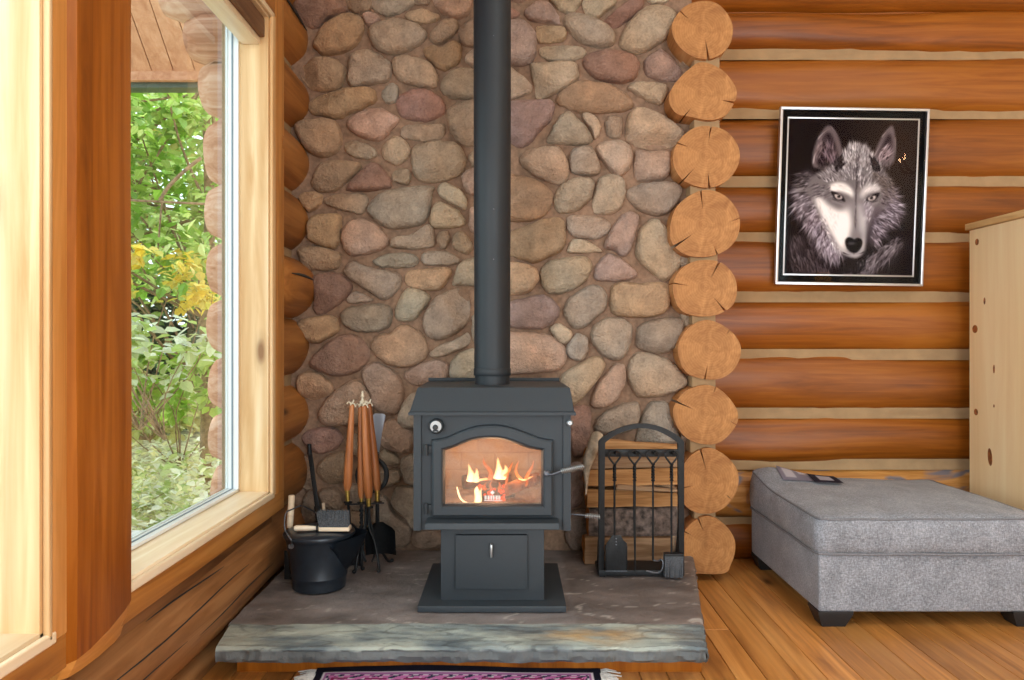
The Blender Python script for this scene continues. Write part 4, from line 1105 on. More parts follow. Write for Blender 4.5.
split_log('wide split log at the bottom of the firewood stack, resting on the hearth', 585,673,538,565,538,565, 3.66,.17, F, seed=1)
split_log('dark charred log second from the bottom of the firewood stack', 589,678,510,538,507,538, 3.67,.16, FB, True, 2)
split_log('split log with a cut face in the middle of the stack, above the charred one', 587,677,489,508,493,507, 3.67,.16, FO, seed=3)
split_log('thin pale kindling stick under the crossing split log in the stack', 617,677,484.5,490.5,489.5,493, 3.655,.07, F, seed=4)
split_log('long split log third from the top of the firewood stack', 586,678,470,487,468,485, 3.67,.16, FO, seed=5)
split_log('greyish split log second from the top of the firewood stack', 586,679,449,469.5,450,467.5, 3.67,.15, F, seed=6)
split_log('thin bright orange split piece lying on top of the firewood stack', 602,680,440,449.5,446,450.5, 3.67,.12, FO, seed=7)
mb = MB(); k_ = 3.63/FPX
mb.tube(cr([P(a, b, 3.63) for a, b in ((600,433),(597,438),(594,446),(590,456),(587,466),(586.5,476),(586,486),(585.8,495))], 3, closed=False), [v*k_ for v in (4,7,8.6,9.2,9.4,9.2,9,8.6,8.4,8,7.6,7,6.2,5.4,4.4,3.6,3,2.6,2.2,1.9,1.4,.8)][:22], 14, squash=(1,.7))
for v_ in mb.bm.verts: v_.co += Vector((1,1,1))*.006*noise.noise(v_.co*26)
tag(obj('firewood_log', mb, M['pale_bark'], None, 70, loc=P(590,465,3.63)), 'pale crooked bark-covered piece on end, left of the firewood stack', 'firewood', 'split firewood behind the tool stand')

# ================================================================ LEFT: ASH BUCKET, BRUSHES, TOOLS WITH WOODEN HANDLES
bc = Vector((-.837, 3.335, HZ))
ab = thing('ash_bucket', 'black metal ash bucket with lid and pouring lip, by the window wall', 'bucket', bc)
mb = MB(); mb.lathe([(.106,0),(.112,.004),(.115,.03),(.118,.052),(.1205,.055),(.1205,.060),(.119,.064),(.139,.205),(.147,.222),(.151,.226),(.151,.232),(.147,.234)], bc, 48)
obj('body', mb, M['tin'], ab, 40)
mb = MB(); lip = []; NA = 14
def bodyr(z): return .119+(.139-.119)*max(0, min(1, (z-.064)/.141))
A_, B_ = [], []
for k in range(NA+1):
    u = k/NA*2-1; a = u*1.05
    z0_ = .21-.14*(1-abs(u)**1.6); A_.append(bc+Vector((math.cos(a)*bodyr(z0_)*.99, math.sin(a)*bodyr(z0_)*.99, z0_)))
    B_.append(bc+Vector((.125+.085*(1-abs(u)**2.2)-.02*abs(u), math.sin(a)*(.15-.045*(1-abs(u)**2)), .222+.018*(1-u*u))))
va = [[mb.v(A_[k].lerp(B_[k], t_)+Vector((0,0,-.022*math.sin(PI*t_)))) for t_ in (0,.2,.4,.6,.8,1)] for k in range(NA+1)]
for k in range(NA):
    for j in range(5): mb.face((va[k][j], va[k+1][j], va[k+1][j+1], va[k][j+1]))
bmesh.ops.solidify(mb.bm, geom=list(mb.bm.faces), thickness=.004)
obj('pouring_lip', mb, M['tin'], ab, 50)
mb = MB(); mb.lathe([(.152,.226),(.154,.232),(.152,.240),(.140,.246),(.120,.249),(.09,.2515),(.05,.2525),(.02,.253)], bc, 48, capb=False); obj('lid', mb, M['tin'], ab, 40)
e1 = bc+Vector((-.085,-.125,.215)); e2 = bc+Vector((.06,.135,.225))
mb = MB(); mb.lathe([(.012,0),(.012,.006)], e1+Vector((0,0,-.006)), 12, Matrix.Rotation(PI/2,4,'X')); obj('ear', mb, M['iron_grey'], ab)
mb = MB(); mb.lathe([(.010,0),(.010,.006)], e2, 12, Matrix.Rotation(-PI/2,4,'X')); obj('ear', mb, M['iron_grey'], ab)
mb = MB(); pts = cr([e1+Vector((0,-.006,0)), P(291,540,3.18), P(285.5,531,3.2), P(284.6,522,3.22), P(286.5,512.5,3.25), P(293,509,3.28), P(301.5,505.7,3.32), P(309,509,3.38), P(317,514,3.42), P(322,524,3.45), e2+Vector((0,.004,0))], 5, closed=False)
mb.tube(pts, .0032, 8); obj('bail_handle', mb, M['iron_grey'], ab)
br = thing('hearth_brush', 'pale-handled hearth brush with charcoal bristles, lying upside down on the bucket lid', 'brush', P(322,530,3.29))
zl_ = HZ+.2545
pa, pb = P(294.5,0,3.27), P(320,0,3.285)
mb = MB(); mb.tube([Vector((pa.x,3.27,zl_+.014)), Vector((pa.x+.006,3.27,zl_+.014)), Vector((pa.x+.05,3.275,zl_+.013)), Vector((pb.x-.02,3.282,zl_+.011)), Vector((pb.x,3.285,zl_+.011))], [.010,.0125,.012,.009,.011], 14); obj('handle', mb, M['palewood'], br)
mb = MB(); mb.box((pb.x-.012,3.262,zl_+.001), (pb.x-.006,3.306,zl_+.026), .002); obj('ferrule_band', mb, M['iron'], br)
xr = P(351,0,3.3).x
mb = MB(); mb.box((pb.x-.003,3.265,zl_+.0), (xr,3.315,zl_+.020), .006, 3); obj('block', mb, M['palewood'], br)
mb = MB(); xa = P(318.5,0,3.29).x; xb_ = P(347.5,0,3.29).x
for i in range(26):
    for j in range(8):
        x_ = xa+(xb_-xa)*i/25; y_ = 3.268+.044*j/7; s_ = .004
        mb.tube([(pb.x+(xr-pb.x-.012)*i/25+.003,y_,zl_+.019),(x_+R.uniform(-s_,s_),y_+R.uniform(-s_,s_),zl_+.082+R.uniform(-.006,.004))], [.0032,.0026], 5)
obj('bristles', mb, M['bristle'], br, 60)
sh = thing('ash_shovel', 'small shovel with a pale dowel handle standing between bucket and window wall', 'shovel', P(290,560,3.44))
mb = MB(); mb.tube([P(289.6,527.5,3.42), P(290.2,520,3.42), P(291.3,502,3.42), P(291.7,496,3.42), P(291.7,495.2,3.42)], [.0135,.0145,.0145,.0145,.011], 16); obj('handle', mb, M['palewood'], sh)
mb = MB(); mb.tube([P(289.8,525,3.42), P(290.2,545,3.425), Vector((P(291,0,3.43).x,3.43,.25))], .006, 8); obj('shaft', mb, M['iron'], sh)
mb = MB(); xq = P(291,0,3.43).x; mb.box((xq-.03,3.428,HZ+.001), (xq+.04,3.434,.26), .001); obj('blade', mb, M['iron'], sh)
# dark iron leaning in the corner
lp = thing('fire_iron', 'dark iron bar leaning against the stones in the corner behind the ash bucket', 'fire iron', P(318,540,3.7))
mb = MB(); a, b = P(309.5,450,3.80), P(325,552,3.66); b.z = HZ+.004; mb.bar(a, a.lerp(b,.55), .022, .010, (0,1,0), .003); mb.bar(a.lerp(b,.5), b, .030, .012, (0,1,0), .003); obj('bar', mb, M['iron'], lp)
mb = MB(); mb.tube([a+Vector((0,-.004,.03)), a+Vector((0,0,-.02))], [.010,.012], 10); obj('knob', mb, M['iron'], lp)
tw = thing('fire_iron', 'thin pale-tipped stick leaning beside the dark iron bar in the corner', 'fire iron', P(330,545,3.72))
mb = MB(); a, b = P(323,503,3.79), P(331,548,3.72); b.z = HZ+.006; mb.tube([a, a.lerp(b,.3)], [.008,.008], 10); obj('tip', mb, M['palewood'], tw)
mb = MB(); mb.tube([a.lerp(b,.3), b], [.006,.006], 10); obj('shaft', mb, M['iron'], tw)

# ---- tripod stand with wooden-handled tools
yc = 3.62
tr_ = thing('tool_stand', 'black iron tripod tool stand with a twisted stem and brass finial, between bucket and stove', 'tool stand', (P(368,0,yc).x, yc, HZ))
top = P(366,404,yc)
mb = MB(); mb.tube([P(366.5,404,yc), P(366.5,512,yc)], .006, 10); obj('stem', mb, M['iron'], tr_)
mb = MB(); pts = [P(361.3,503+ (534-503)*k/20,yc-.02) for k in range(21)]; mb.tube(pts, [.009+.0022*math.sin(k*1.7) for k in range(21)], 4, twist=.6); obj('twisted_stem', mb, M['iron'], tr_, 20)
for (path, gl) in (([(366,508),(365,525),(361.5,538),(357.5,556),(355.5,571),(354,573.5)], 3.52), ([(368,508),(369.5,528),(374,539),(377.5,556),(378.8,569),(378.5,572.5)], 3.53), ([(369,508),(370.5,530),(376,544),(384,556),(388,562.5),(392,563.4)], 3.70), ([(362,530),(362,545),(361.5,560),(362,571),(363,573)], 3.57)):
    n = len(path); mb = MB(); pts = [P(a, b, yc+(gl-yc)*min(1, (k/(n-1))**1.0)) for k, (a, b) in enumerate(path)]
    dz = HZ+.006-pts[-1].z
    for k in range(n): pts[k].z += dz*(k/(n-1))**2
    mb.tube(cr(pts, 4, closed=False), .0062, 8)
    q = bmesh.ops.create_icosphere(mb.bm, subdivisions=2, radius=.0095, matrix=Matrix.Translation(pts[-1]+Vector((0,0,.003))))
    obj('leg', mb, M['iron'], tr_)
mb = MB(); f0 = P(362.5,404,yc); mb.lathe([(.012,0),(.014,.012),(.006,.018),(.005,.03),(.009,.036),(.006,.044),(.004,.05),(.0055,.056),(.002,.062)], f0, 16); obj('finial', mb, M['leather'], tr_)
mb = MB(); c = P(371.5,475,yc+.03); pts = [c+Vector((math.cos(2*PI*k/36)*.072, .01*math.sin(2*PI*k/36), math.sin(2*PI*k/36)*.078)) for k in range(36)]; mb.tube(pts, [.006+.006*max(0, math.cos(2*PI*k/36)) for k in range(36)], 8, closed=True); obj('holding_ring', mb, M['iron'], tr_)
mb = MB(); c = P(364,504,yc); 
mb.bar(P(345,504.5,yc-.01), P(384,503,yc-.01), .008, .006); obj('hook_bar', mb, M['iron'], tr_)
def handled(name, label, top, bot, ferr, Y, w0, w1):
    o = thing(name, label, name.split('_')[-1], P(bot[0], bot[1], Y), 'wooden-handled hearth tools')
    a, b = P(*top, Y), P(*bot, Y); f = P(*ferr, Y); k = Y/FPX/2
    mb = MB(); mb.tube([a+(a-b).normalized()*.004, a, a.lerp(b,.1), a.lerp(b,.35), a.lerp(b,.75), a.lerp(b,.93), b], [w0*k*.6,w0*k*.95,w0*k,(w0*.55+w1*.45)*k,w1*k*1.05,w1*k,w1*k*.7], 14); obj('handle', mb, M['handle'], o)
    mb = MB(); mb.tube([b.lerp(f,-.1), f], [w1*k*.62,w1*k*.52], 12); obj('ferrule', mb, M['brass'], o)
    mb = MB(); mb.lathe([(.004,-.004),(.020,-.002),(.021,.004),(.010,.007)], f, 16); obj('collar', mb, M['iron'], o)
    mb = MB(); s_ = a+Vector((0,-.004,.004)); 
    mb.tube(cr([s_+Vector(v_) for v_ in ((-.022,0,.002),(-.012,-.006,.012),(-.004,-.004,.004),(.006,-.006,.010),(.010,-.004,.022))], 3, closed=False), .0035, 6)
    mb.tube(cr([s_+Vector(v_) for v_ in ((-.006,-.006,-.004),(.002,-.01,.004),(.012,-.006,.003),(.018,-.004,-.012))], 3, closed=False), .003, 6); obj('leather_cord', mb, M['leather'], o)
    return o, f
o, f = handled('hearth_shovel', 'wooden-handled shovel on the tripod stand, nearest the ash bucket', (352,405), (347.3,490), (348,502.5), 3.60, 5.2, 8.2)
b2 = P(350,524,3.64); mb = MB(); mb.tube([f, b2], .0065, 8); obj('shaft', mb, M['iron'], o)
mb = MB()
def scoop(mb, p0, w, L, dirx, lean, up=.02):
    g = []
    for i in range(9):
        r = []
        for j in range(9):
            u = j/8*2-1; t_ = i/8; ww = w*(.35+.65*min(1, t_*4)**.5)
            r.append(mb.v(p0+Vector((u*ww+dirx*t_*L, lean*t_*L-up*abs(u)**2.5, -t_*L-.0*abs(u)))))
        g.append(r)
    for i in range(8):
        for j in range(8): mb.face((g[i][j], g[i+1][j], g[i+1][j+1], g[i][j+1]))
    bmesh.ops.solidify(mb.bm, geom=list(mb.bm.faces), thickness=.003)
scoop(mb, b2+Vector((0,0,.006)), .055, .21, .02, .10); obj('blade', mb, M['iron_grey'], o, 50)
o, f = handled('hearth_scoop', 'wooden-handled tool with a black scoop, nearest the stove on the tripod stand', (369,404.5), (377.2,490), (377.5,502.5), 3.63, 5.5, 8.5)
b2 = P(378,523,3.64); mb = MB(); mb.tube([f, b2], .0075, 8); obj('shaft', mb, M['iron'], o)
mb = MB(); scoop(mb, b2+Vector((.012,0,.006)), .072, .155, .03, .09, .03); obj('scoop', mb, M['iron'], o, 50)
o, f = handled('poker', 'wooden-handled poker hanging at the back of the tripod stand, its ferrule hidden', (360.5,407), (361.3,498), (361.5,503), 3.63, 5.0, 7.0)
mb = MB(); mb.tube([f, P(362,530,3.64), P(363,560,3.66), P(366,561,3.66)], [.006,.006,.005,.002], 8); obj('shaft', mb, M['iron'], o)
o, f = handled('tongs', 'wooden-handled tongs in front on the tripod stand, their two iron arms parting below', (364.5,406), (368.8,498), (368.8,507.5), 3.585, 6.0, 8.6)
for sgn, x2 in ((-1,364),(1,374)):
    mb = MB(); mb.tube(cr([f, P(368.8+sgn*1.2,520,3.59), P(x2,536,3.60), P(x2+sgn*1,552,3.61), P(x2-sgn*2,562,3.60)], 4, closed=False), .0048, 8); obj('arm', mb, M['iron'], o)
ax = thing('metal_plate', 'flat grey metal plate tapering downward behind the wooden tool handles', 'plate', P(378,455,3.74))
mb = MB(); mb.prismY([(P(a,0,3.78).x, P(0,b,3.78).z) for a, b in ((373,415),(376,413.2),(384.5,413.5),(386,415.5),(382.5,432),(379,456),(376,456),(374.5,434))], 3.765, 3.771, .001); obj('plate', mb, plain('grey_plate', (150,154,166), .45, .3), ax)
mb = MB(); mb.tube([P(377.5,452,3.768), P(376.5,552,3.70)], .007, 8); obj('shaft', mb, M['iron'], ax)
# ================================================================ OTTOMAN
OX0, OX1, OY0, OY1 = 1.275, 2.235, 3.195, 4.11
ot = thing('ottoman', 'large grey heathered-fabric ottoman on black block legs, against the log wall', 'ottoman', ((OX0+OX1)/2, (OY0+OY1)/2, 0))
mb = MB(); mb.box((OX0+.004,OY0+.004,.066), (OX1-.004,OY1-.004,.308), .012, 3); obj('base', mb, M['fabric'], ot, 50)
mb = MB(); N = 40
def cush(u, v, side=None):
    return None
def outline(t, inset):
    pass
ringz = [(.310,-.002),(.318,.006),(.345,.011),(.38,.012),(.415,.009),(.444,.002),(.455,-.008)]
def rect(off, n=24, rad=.035):
    x0, x1, y0, y1 = OX0-off, OX1+off, OY0-off, OY1+off; pts = []
    for i in range(n): pts.append((x0+(x1-x0)*i/n, y0, i/n, 0))
    for i in range(n): pts.append((x1, y0+(y1-y0)*i/n, 1, i/n))
    for i in range(n): pts.append((x1-(x1-x0)*i/n, y1, 1-i/n, 1))
    for i in range(n): pts.append((x0, y1-(y1-y0)*i/n, 0, 1-i/n))
    out = []
    for x, y, u, v in pts:
        cx_, cy_ = min(max(x, x0+rad), x1-rad), min(max(y, y0+rad), y1-rad); d = Vector((x-cx_, y-cy_))
        if d.length > rad: d = d.normalized()*rad
        out.append((cx_+d.x, cy_+d.y, u, v))
    return out
def puff(u, v): return .030*(math.sin(PI*u)*math.sin(PI*v))**.6 + .062*math.exp(-((u-.08)/.17)**2-((v-1.0)/.24)**2) - .010*math.exp(-((u-.8)/.2)**2-((v-.9)/.3)**2)
rings = []
for z_, off in ringz:
    rings.append([mb.v((x, y, z_+(puff(u, v)*max(0,(z_-.34)/.115) if z_ > .34 else 0)+.004*noise.noise(Vector((x*6, y*6, z_*9))))) for x, y, u, v in rect(off)])
for s in (.97,.92,.84,.74,.62,.48,.34,.2,.08):
    x_, y_ = (OX0+OX1)/2, (OY0+OY1)/2; r = []
    for x, y, u, v in rect(-.008):
        uu, vv_ = .5+(u-.5)*s, .5+(v-.5)*s
        r.append(mb.v((x_+(x-x_)*s, y_+(y-y_)*s, .457+puff(uu, vv_)+.006*min(1,(1-s)*12)+.003*noise.noise(Vector((x*s*5, y*s*5, 2))))))
    rings.append(r)
n = len(rings[0])
for A, B in zip(rings, rings[1:]):
    for k in range(n): mb.face((A[k], A[(k+1)%n], B[(k+1)%n], B[k]))
mb.face(rings[0][::-1]); mb.face(rings[-1]); cu = obj('cushion', mb, M['fabric'], ot, 60)
M['piping'] = plain('grey_piping', (118,118,122), .9, 0, .1, .1, 200)
mb = MB(); mb.tube([(x, y, .309+.003*noise.noise(Vector((x*7,y*7,0)))) for x, y, u, v in rect(.006)], .0055, 6, closed=True); obj('lower_piping', mb, M['piping'], cu)
mb = MB(); mb.tube([(x, y, .4535+puff(u, v)*.95+.003*noise.noise(Vector((x*6,y*6,4)))) for x, y, u, v in rect(-.003)], .0048, 6, closed=True); obj('upper_piping', mb, M['piping'], cu)
for x0, dx in ((OX0+.002,1),(OX1-.002,-1)):
    for y0, dy in ((OY0+.002,1),(OY1-.002,-1)):
        mb = MB(); top_ = [(x0,y0),(x0+.145*dx,y0),(x0+.145*dx,y0+.12*dy),(x0,y0+.12*dy)]; bot = [(x0+.022*dx,y0+.018*dy),(x0+.118*dx,y0+.018*dy),(x0+.118*dx,y0+.10*dy),(x0+.022*dx,y0+.10*dy)]
        a = [mb.v((*p,.068)) for p in top_]; a2 = [mb.v((*p,.058)) for p in top_]; b = [mb.v((*p,.0)) for p in bot]
        for A, B in ((a,a2),(a2,b)):
            for k in range(4): mb.face((A[k],A[(k+1)%4],B[(k+1)%4],B[k]))
        mb.face(a); mb.face(b); obj('leg', mb, M['black'], ot, 20)
# two printed leaflets on the back corner
def leaflet(label, u0, u1, v0, v1, cols_, grp='leaflets on the ottoman', lift=.003, tilt=0):
    x0, y0 = OX0+(OX1-OX0)*u0, OY0+(OY1-OY0)*v0; mb = MB(); cl = []
    def fn(u, v):
        uu, vv_ = u0+(u1-u0)*u+tilt*(v-.5), v0+(v1-v0)*v-tilt*(u-.5)
        return Vector((OX0+(OX1-OX0)*uu, OY0+(OY1-OY0)*vv_, .457+puff(min(max(uu,0),1), min(max(vv_,0),1))+.012+lift))
    g = mb.grid(20, 14, fn)
    for i in range(21):
        for j in range(15):
            c = cols_(i/20, j/14); cl.append((*lin(c), 1))
    bmesh.ops.solidify(mb.bm, geom=list(mb.bm.faces), thickness=.003); cl += cl
    return tag(obj('leaflet', mb, M['paint'], None, 60, loc=fn(.5,.5), cols=cl), label, 'leaflet', grp)
leaflet('pale lilac leaflet folded over the back corner of the grey ottoman', .11,.29,.70,.97, lambda u, v: (238,234,242) if (.1<u<.45 and .2<v<.8) or (.55<u<.9 and v>.5) else (178,172,188), tilt=.04)
leaflet('dark leaflet with a pale panel lying in front of the lilac one on the ottoman', .25,.38,.62,.88, lambda u, v: (232,228,240) if .25<u<.8 and .25<v<.8 else (74,70,84), lift=.007, tilt=.05)

# ================================================================ ARMOIRE
AX, AYb, AYf = 2.413, 4.05, 3.42
am = thing('armoire', 'tall knotty pine armoire with an overhanging top, beyond the grey ottoman', 'armoire', (AX+.5, 3.7, 0))
zt = P(970,228,4.05).z
mb = MB(); ys = [AYf, 3.62, 3.84, AYb]
for a, b in zip(ys, ys[1:]): mb.box((AX, a+.0004, .06), (AX+.02, b-.0004, zt-.015))
mb.mi = 1
for kx, ky, ry_, rz_ in ((977,242,.016,.017),(975,329,.022,.021),(976,412,.017,.017),(984.5,301,.008,.018),(990,457,.018,.044),(994,369,.007,.022),(994,406,.006,.008)):
    yk = AX*FPX/(kx-512); zk = CAMZ-(ky-340)/FPX*yk; sl = .35
    mb.prism([(yk+ry_*math.cos(2*PI*k/18)+sl*rz_*.3*math.sin(2*PI*k/18)*(1 if rz_ > .03 else 0), zk+rz_*math.sin(2*PI*k/18)) for k in range(18)], lambda p: (AX-.0006, p[0], p[1]), lambda p: (AX+.004, p[0], p[1]))
mb.mi = 0
obj('side_panel', mb, [M['armoire'], plain('pine_knot', (138,80,38), .5, var=.4, nscale=60)], am, 30)
mb = MB(); mb.box((AX+.98,AYf,.06), (AX+1.0,AYb,zt-.015), .002); obj('side_panel', mb, M['armoire'], am)
mb = MB(); mb.box((AX+.02,AYb-.015,.06), (AX+.98,AYb-.002,zt-.015)); obj('back_panel', mb, M['armoire'], am)
mb = MB(); mb.prismX([(AYf-.03,zt-.004),(AYf-.03,zt+.012),(AYf-.022,zt+.02),(AYb+.005,zt+.02),(AYb+.005,zt-.012),(AYf-.015,zt-.012)], AX-.022, AX+1.022, .003); obj('top_board', mb, wood('armoire_top', (190,146,92),(216,174,116),(230,196,142), 'Y', .45, .9, .1), am)
mb = MB(); mb.box((AX,AYf+.01,0), (AX+1.0,AYb,.06), .003); obj('plinth', mb, M['armoire'], am)
for k in (0,1):
    xa_ = AX+.022+k*.479; mb = MB(); mb.box((xa_,AYf-.022,.08), (xa_+.476,AYf-.001,zt-.03), .004); mb.box((xa_+.07,AYf-.028,.16), (xa_+.406,AYf-.02,.82), .006); mb.box((xa_+.07,AYf-.028,.90), (xa_+.406,AYf-.02,zt-.11), .006); d = obj('door', mb, M['armoire'], am)
    mb = MB(); mb.lathe([(.008,0),(.009,.012),(.016,.02),(.014,.03),(.006,.033)], (xa_+(.44 if k == 0 else .036), AYf-.022, .95), 16, Matrix.Rotation(PI/2,4,'X')); obj('knob', mb, M['armoire'], d)

# ================================================================ FRAMED PRINT
yp = 4.115
W_, H_ = .788, .936
pcx = P(850.6,197.4,4.10)
pr = thing('framed_picture', 'wolf portrait print in a black mat and thin silver frame on the log wall', 'picture', pcx)
lean, roll = math.radians(2.6), math.radians(.9)
PM = Matrix.Translation(pcx) @ Matrix.Rotation(roll, 4, 'Y') @ Matrix.Rotation(lean, 4, 'X')
def tf(mb): bmesh.ops.transform(mb.bm, matrix=PM, verts=mb.bm.verts); return mb
fw = .013
def ringbox(mb, w, h, t_, y0, y1, bev=.002):
    for poly in ([(-w/2,-h/2),(w/2,-h/2),(w/2-t_,-h/2+t_),(-w/2+t_,-h/2+t_)], [(w/2,-h/2),(w/2,h/2),(w/2-t_,h/2-t_),(w/2-t_,-h/2+t_)], [(w/2,h/2),(-w/2,h/2),(-w/2+t_,h/2-t_),(w/2-t_,h/2-t_)], [(-w/2,h/2),(-w/2,-h/2),(-w/2+t_,-h/2+t_),(-w/2+t_,h/2-t_)]): mb.prismY(poly, y0, y1, bev)
mb = MB(); ringbox(mb, W_, H_, fw, -.022, .008); obj('frame', tf(mb), M['silver'], pr)
mb = MB(); mb.box((-W_/2+fw*.8,-.004,-H_/2+fw*.8), (W_/2-fw*.8,.003,H_/2-fw*.8)); obj('mat_board', tf(mb), M['mat'], pr)
pw, ph = .686, .822
mb = MB(); ringbox(mb, pw+.016, ph+.016, .008, -.0065, -.004, .0006); obj('fillet', tf(mb), M['silver'], pr)
# the print itself: an airbrushed wolf's head on near-black, painted stroke by stroke
GW, GH = 260, 312
SC = GW/425.0
img = np.zeros((GH+1, GW+1, 3), np.float64)
YY, XX = np.mgrid[0:GH+1, 0:GW+1].astype(np.float64)
def tx(x, y):  # crop coordinates of the photograph's print to grid units
    return ((x-(90-8*(y-92)/511))*SC, (y-93)*SC)
bg0, bg1 = np.array((20,14,17.)), np.array((40,28,24.))
k_ = np.clip(1.2-np.hypot((XX-GW*.85)/GW, (YY-GH*.2)/GH)*2.2, 0, 1)[..., None]
img[:] = bg0*(1-k_)+bg1*k_
def blur(m, r):
    r = int(round(r))
    if r < 1: return m
    for _ in range(2):
        for ax_ in (0,1):
            c = np.cumsum(np.pad(m, [(r+1,r) if a == ax_ else (0,0) for a in (0,1)], mode='edge'), axis=ax_)
            m = (np.take(c, np.arange(2*r+1, c.shape[ax_]), ax_)-np.take(c, np.arange(0, c.shape[ax_]-2*r-1), ax_))/(2*r+1)
    return m
def mask(pts):
    q = [tx(*p) for p in pts]; q = [(v.x, v.y) for v in cr(q, 5)]; m = np.zeros(XX.shape, bool); j = len(q)-1
    for i in range(len(q)):
        (xi, yi), (xj, yj) = q[i], q[j]
        if yi != yj: m ^= ((yi > YY) != (yj > YY)) & (XX < (xj-xi)*(YY-yi)/(yj-yi)+xi)
        j = i
    return m.astype(float)
def fill(pts, col, soft=2, alpha=1.0):
    a = (blur(mask(pts), soft)*alpha)[..., None]; img[:] = img*(1-a)+np.array(col, float)*a
rw = random.Random(3)
def stroke(x, y, ang, L, w, col, alpha, bend=0):
    px_, py_ = tx(x, y); L *= SC; w *= SC; n = max(3, int(L/1.2)); ca = ang
    for k in range(n):
        t_ = k/(n-1); a_ = alpha*(1-t_)**.7*min(1, t_*4+.4); ww = max(.45, w*(1-.75*t_))
        x0_, x1_, y0_, y1_ = int(max(0, px_-ww-1.5)), int(min(GW, px_+ww+2)), int(max(0, py_-ww-1.5)), int(min(GH, py_+ww+2))
        if x1_ > x0_ and y1_ > y0_:
            d = np.hypot(XX[y0_:y1_+1, x0_:x1_+1]-px_, YY[y0_:y1_+1, x0_:x1_+1]-py_); m = np.clip(ww+.5-d, 0, 1)[..., None]*a_*.8
            s_ = img[y0_:y1_+1, x0_:x1_+1]; s_[:] = s_*(1-m)+np.array(col, float)*m
        px_ += math.cos(ca)*L/n; py_ += math.sin(ca)*L/n; ca += bend/n
def fur(poly, n, ang, L, w, cols_, alpha=.6, spread=.25, bend=.3):
    xs = [p[0] for p in poly]; ysl = [p[1] for p in poly]; done = 0; tries = 0; items = []
    while done < n and tries < n*12:
        tries += 1; x, y = rw.uniform(min(xs), max(xs)), rw.uniform(min(ysl), max(ysl))
        if inpoly((x, y), poly): items.append((x, y)); done += 1
    items.sort(key=lambda p: p[1])
    for x, y in items:
        a = (ang(x, y) if callable(ang) else ang)+rw.gauss(0, spread); c = rw.choice(cols_); j = rw.uniform(.85, 1.12)
        stroke(x, y, a, L*rw.uniform(.6, 1.3), w*rw.uniform(.6, 1.3), [min(255, v*j) for v in c], alpha*rw.uniform(.6, 1.1), rw.uniform(-bend, bend))
D = math.radians
def away(cx, cyy): return lambda x, y: math.atan2(y-cyy, x-cx)
# chest
fill([(110,470),(180,500),(240,560),(260,600),(120,600),(95,560)], (38,30,34), 14, .8); fill([(290,600),(330,560),(400,520),(470,470),(490,500),(440,560),(380,600)], (44,36,40), 12, .8)
fur([(100,470),(170,480),(230,550),(250,600),(110,600),(92,540)], 260, D(70), 42, 2.6, [(62,52,56),(84,74,78),(36,28,32),(104,94,98)], .5)
fur([(280,600),(330,555),(400,515),(460,470),(480,500),(430,555),(370,600)], 300, lambda x, y: D(128), 46, 2.4, [(88,78,84),(120,110,116),(48,40,44),(140,132,138)], .55)
# ruff on both cheeks
L1 = [(150,262),(190,300),(185,360),(215,430),(255,500),(285,560),(240,560),(190,510),(150,440),(118,400),(112,330),(128,290)]
R1 = [(385,300),(440,320),(468,385),(455,430),(425,445),(400,480),(375,510),(362,470),(372,410),(390,370)]
fill(L1, (88,78,84), 7); fill(R1, (92,82,90), 7)
fur(L1, 420, lambda x, y: D(168)-(y-280)/260*D(88), 46, 3.0, [(58,48,52),(120,110,116),(150,140,148),(176,166,174),(92,82,88),(40,32,36)], .6)
fur([(128,270),(180,280),(200,345),(150,345),(118,320)], 160, D(165), 40, 2.4, [(70,62,64),(128,120,122),(34,28,30)], .6)
fur([(180,380),(215,440),(255,505),(275,545),(235,540),(190,490),(155,430)], 240, lambda x, y: D(130)-(y-380)/170*D(50), 40, 2.8, [(190,178,188),(158,146,158),(120,108,118),(66,54,60)], .65)
fur(R1, 300, lambda x, y: D(-12)+(y-300)/200*D(70), 42, 2.6, [(66,56,62),(124,112,124),(160,148,160),(180,170,182),(46,36,42)], .6)
# ears
fill([(170,248),(170,205),(184,160),(204,126),(221,114),(240,128),(258,162),(268,205),(266,240),(232,256),(195,255)], (96,84,86), 2)
fill([(184,240),(190,190),(206,148),(224,138),(240,168),(250,205),(248,236),(220,248)], (34,24,28), 3)
fur([(205,240),(210,190),(228,175),(246,210),(248,240)], 90, D(-105), 40, 2.2, [(120,100,108),(150,132,138),(84,66,72)], .55); fur([(172,246),(176,200),(190,165),(200,180),(192,230)], 60, D(-75), 36, 2.2, [(150,132,134),(110,94,98),(76,62,66)], .5)
for q in range(40): stroke(172+rw.uniform(0,3)+q*.0, 240-q*.5, D(-80), 20, 1.4, (150,138,138), .25)
stroke(171,240,D(-84),64,2.0,(170,158,158),.7,.5); stroke(186,160,D(-58),58,2.0,(180,168,168),.7,.6); stroke(226,116,D(45),60,2.0,(120,108,110),.7,.4)
fur([(180,250),(250,235),(268,245),(250,270),(190,268)], 90, D(-70), 22, 2.2, [(30,24,26),(86,76,78),(54,46,48)], .6)
fill([(366,228),(378,188),(396,148),(420,116),(432,113),(440,148),(442,195),(434,236),(400,248)], (98,86,88), 2)
fill([(386,214),(400,172),(420,138),(430,160),(428,200),(412,226)], (40,28,32), 3)
fur([(380,232),(388,196),(410,180),(424,206),(412,240)], 90, D(-58), 34, 2.2, [(176,160,164),(140,122,128),(96,80,84)], .6)
stroke(368,226,D(-72),70,2.0,(176,164,164),.7,.35); stroke(396,150,D(-56),48,1.8,(176,164,164),.7,.2); stroke(440,150,D(86),80,3,(120,106,106),.5)
fur([(368,240),(400,232),(436,240),(430,262),(380,262)], 70, D(-80), 20, 2.2, [(40,32,34),(80,70,72)], .6)
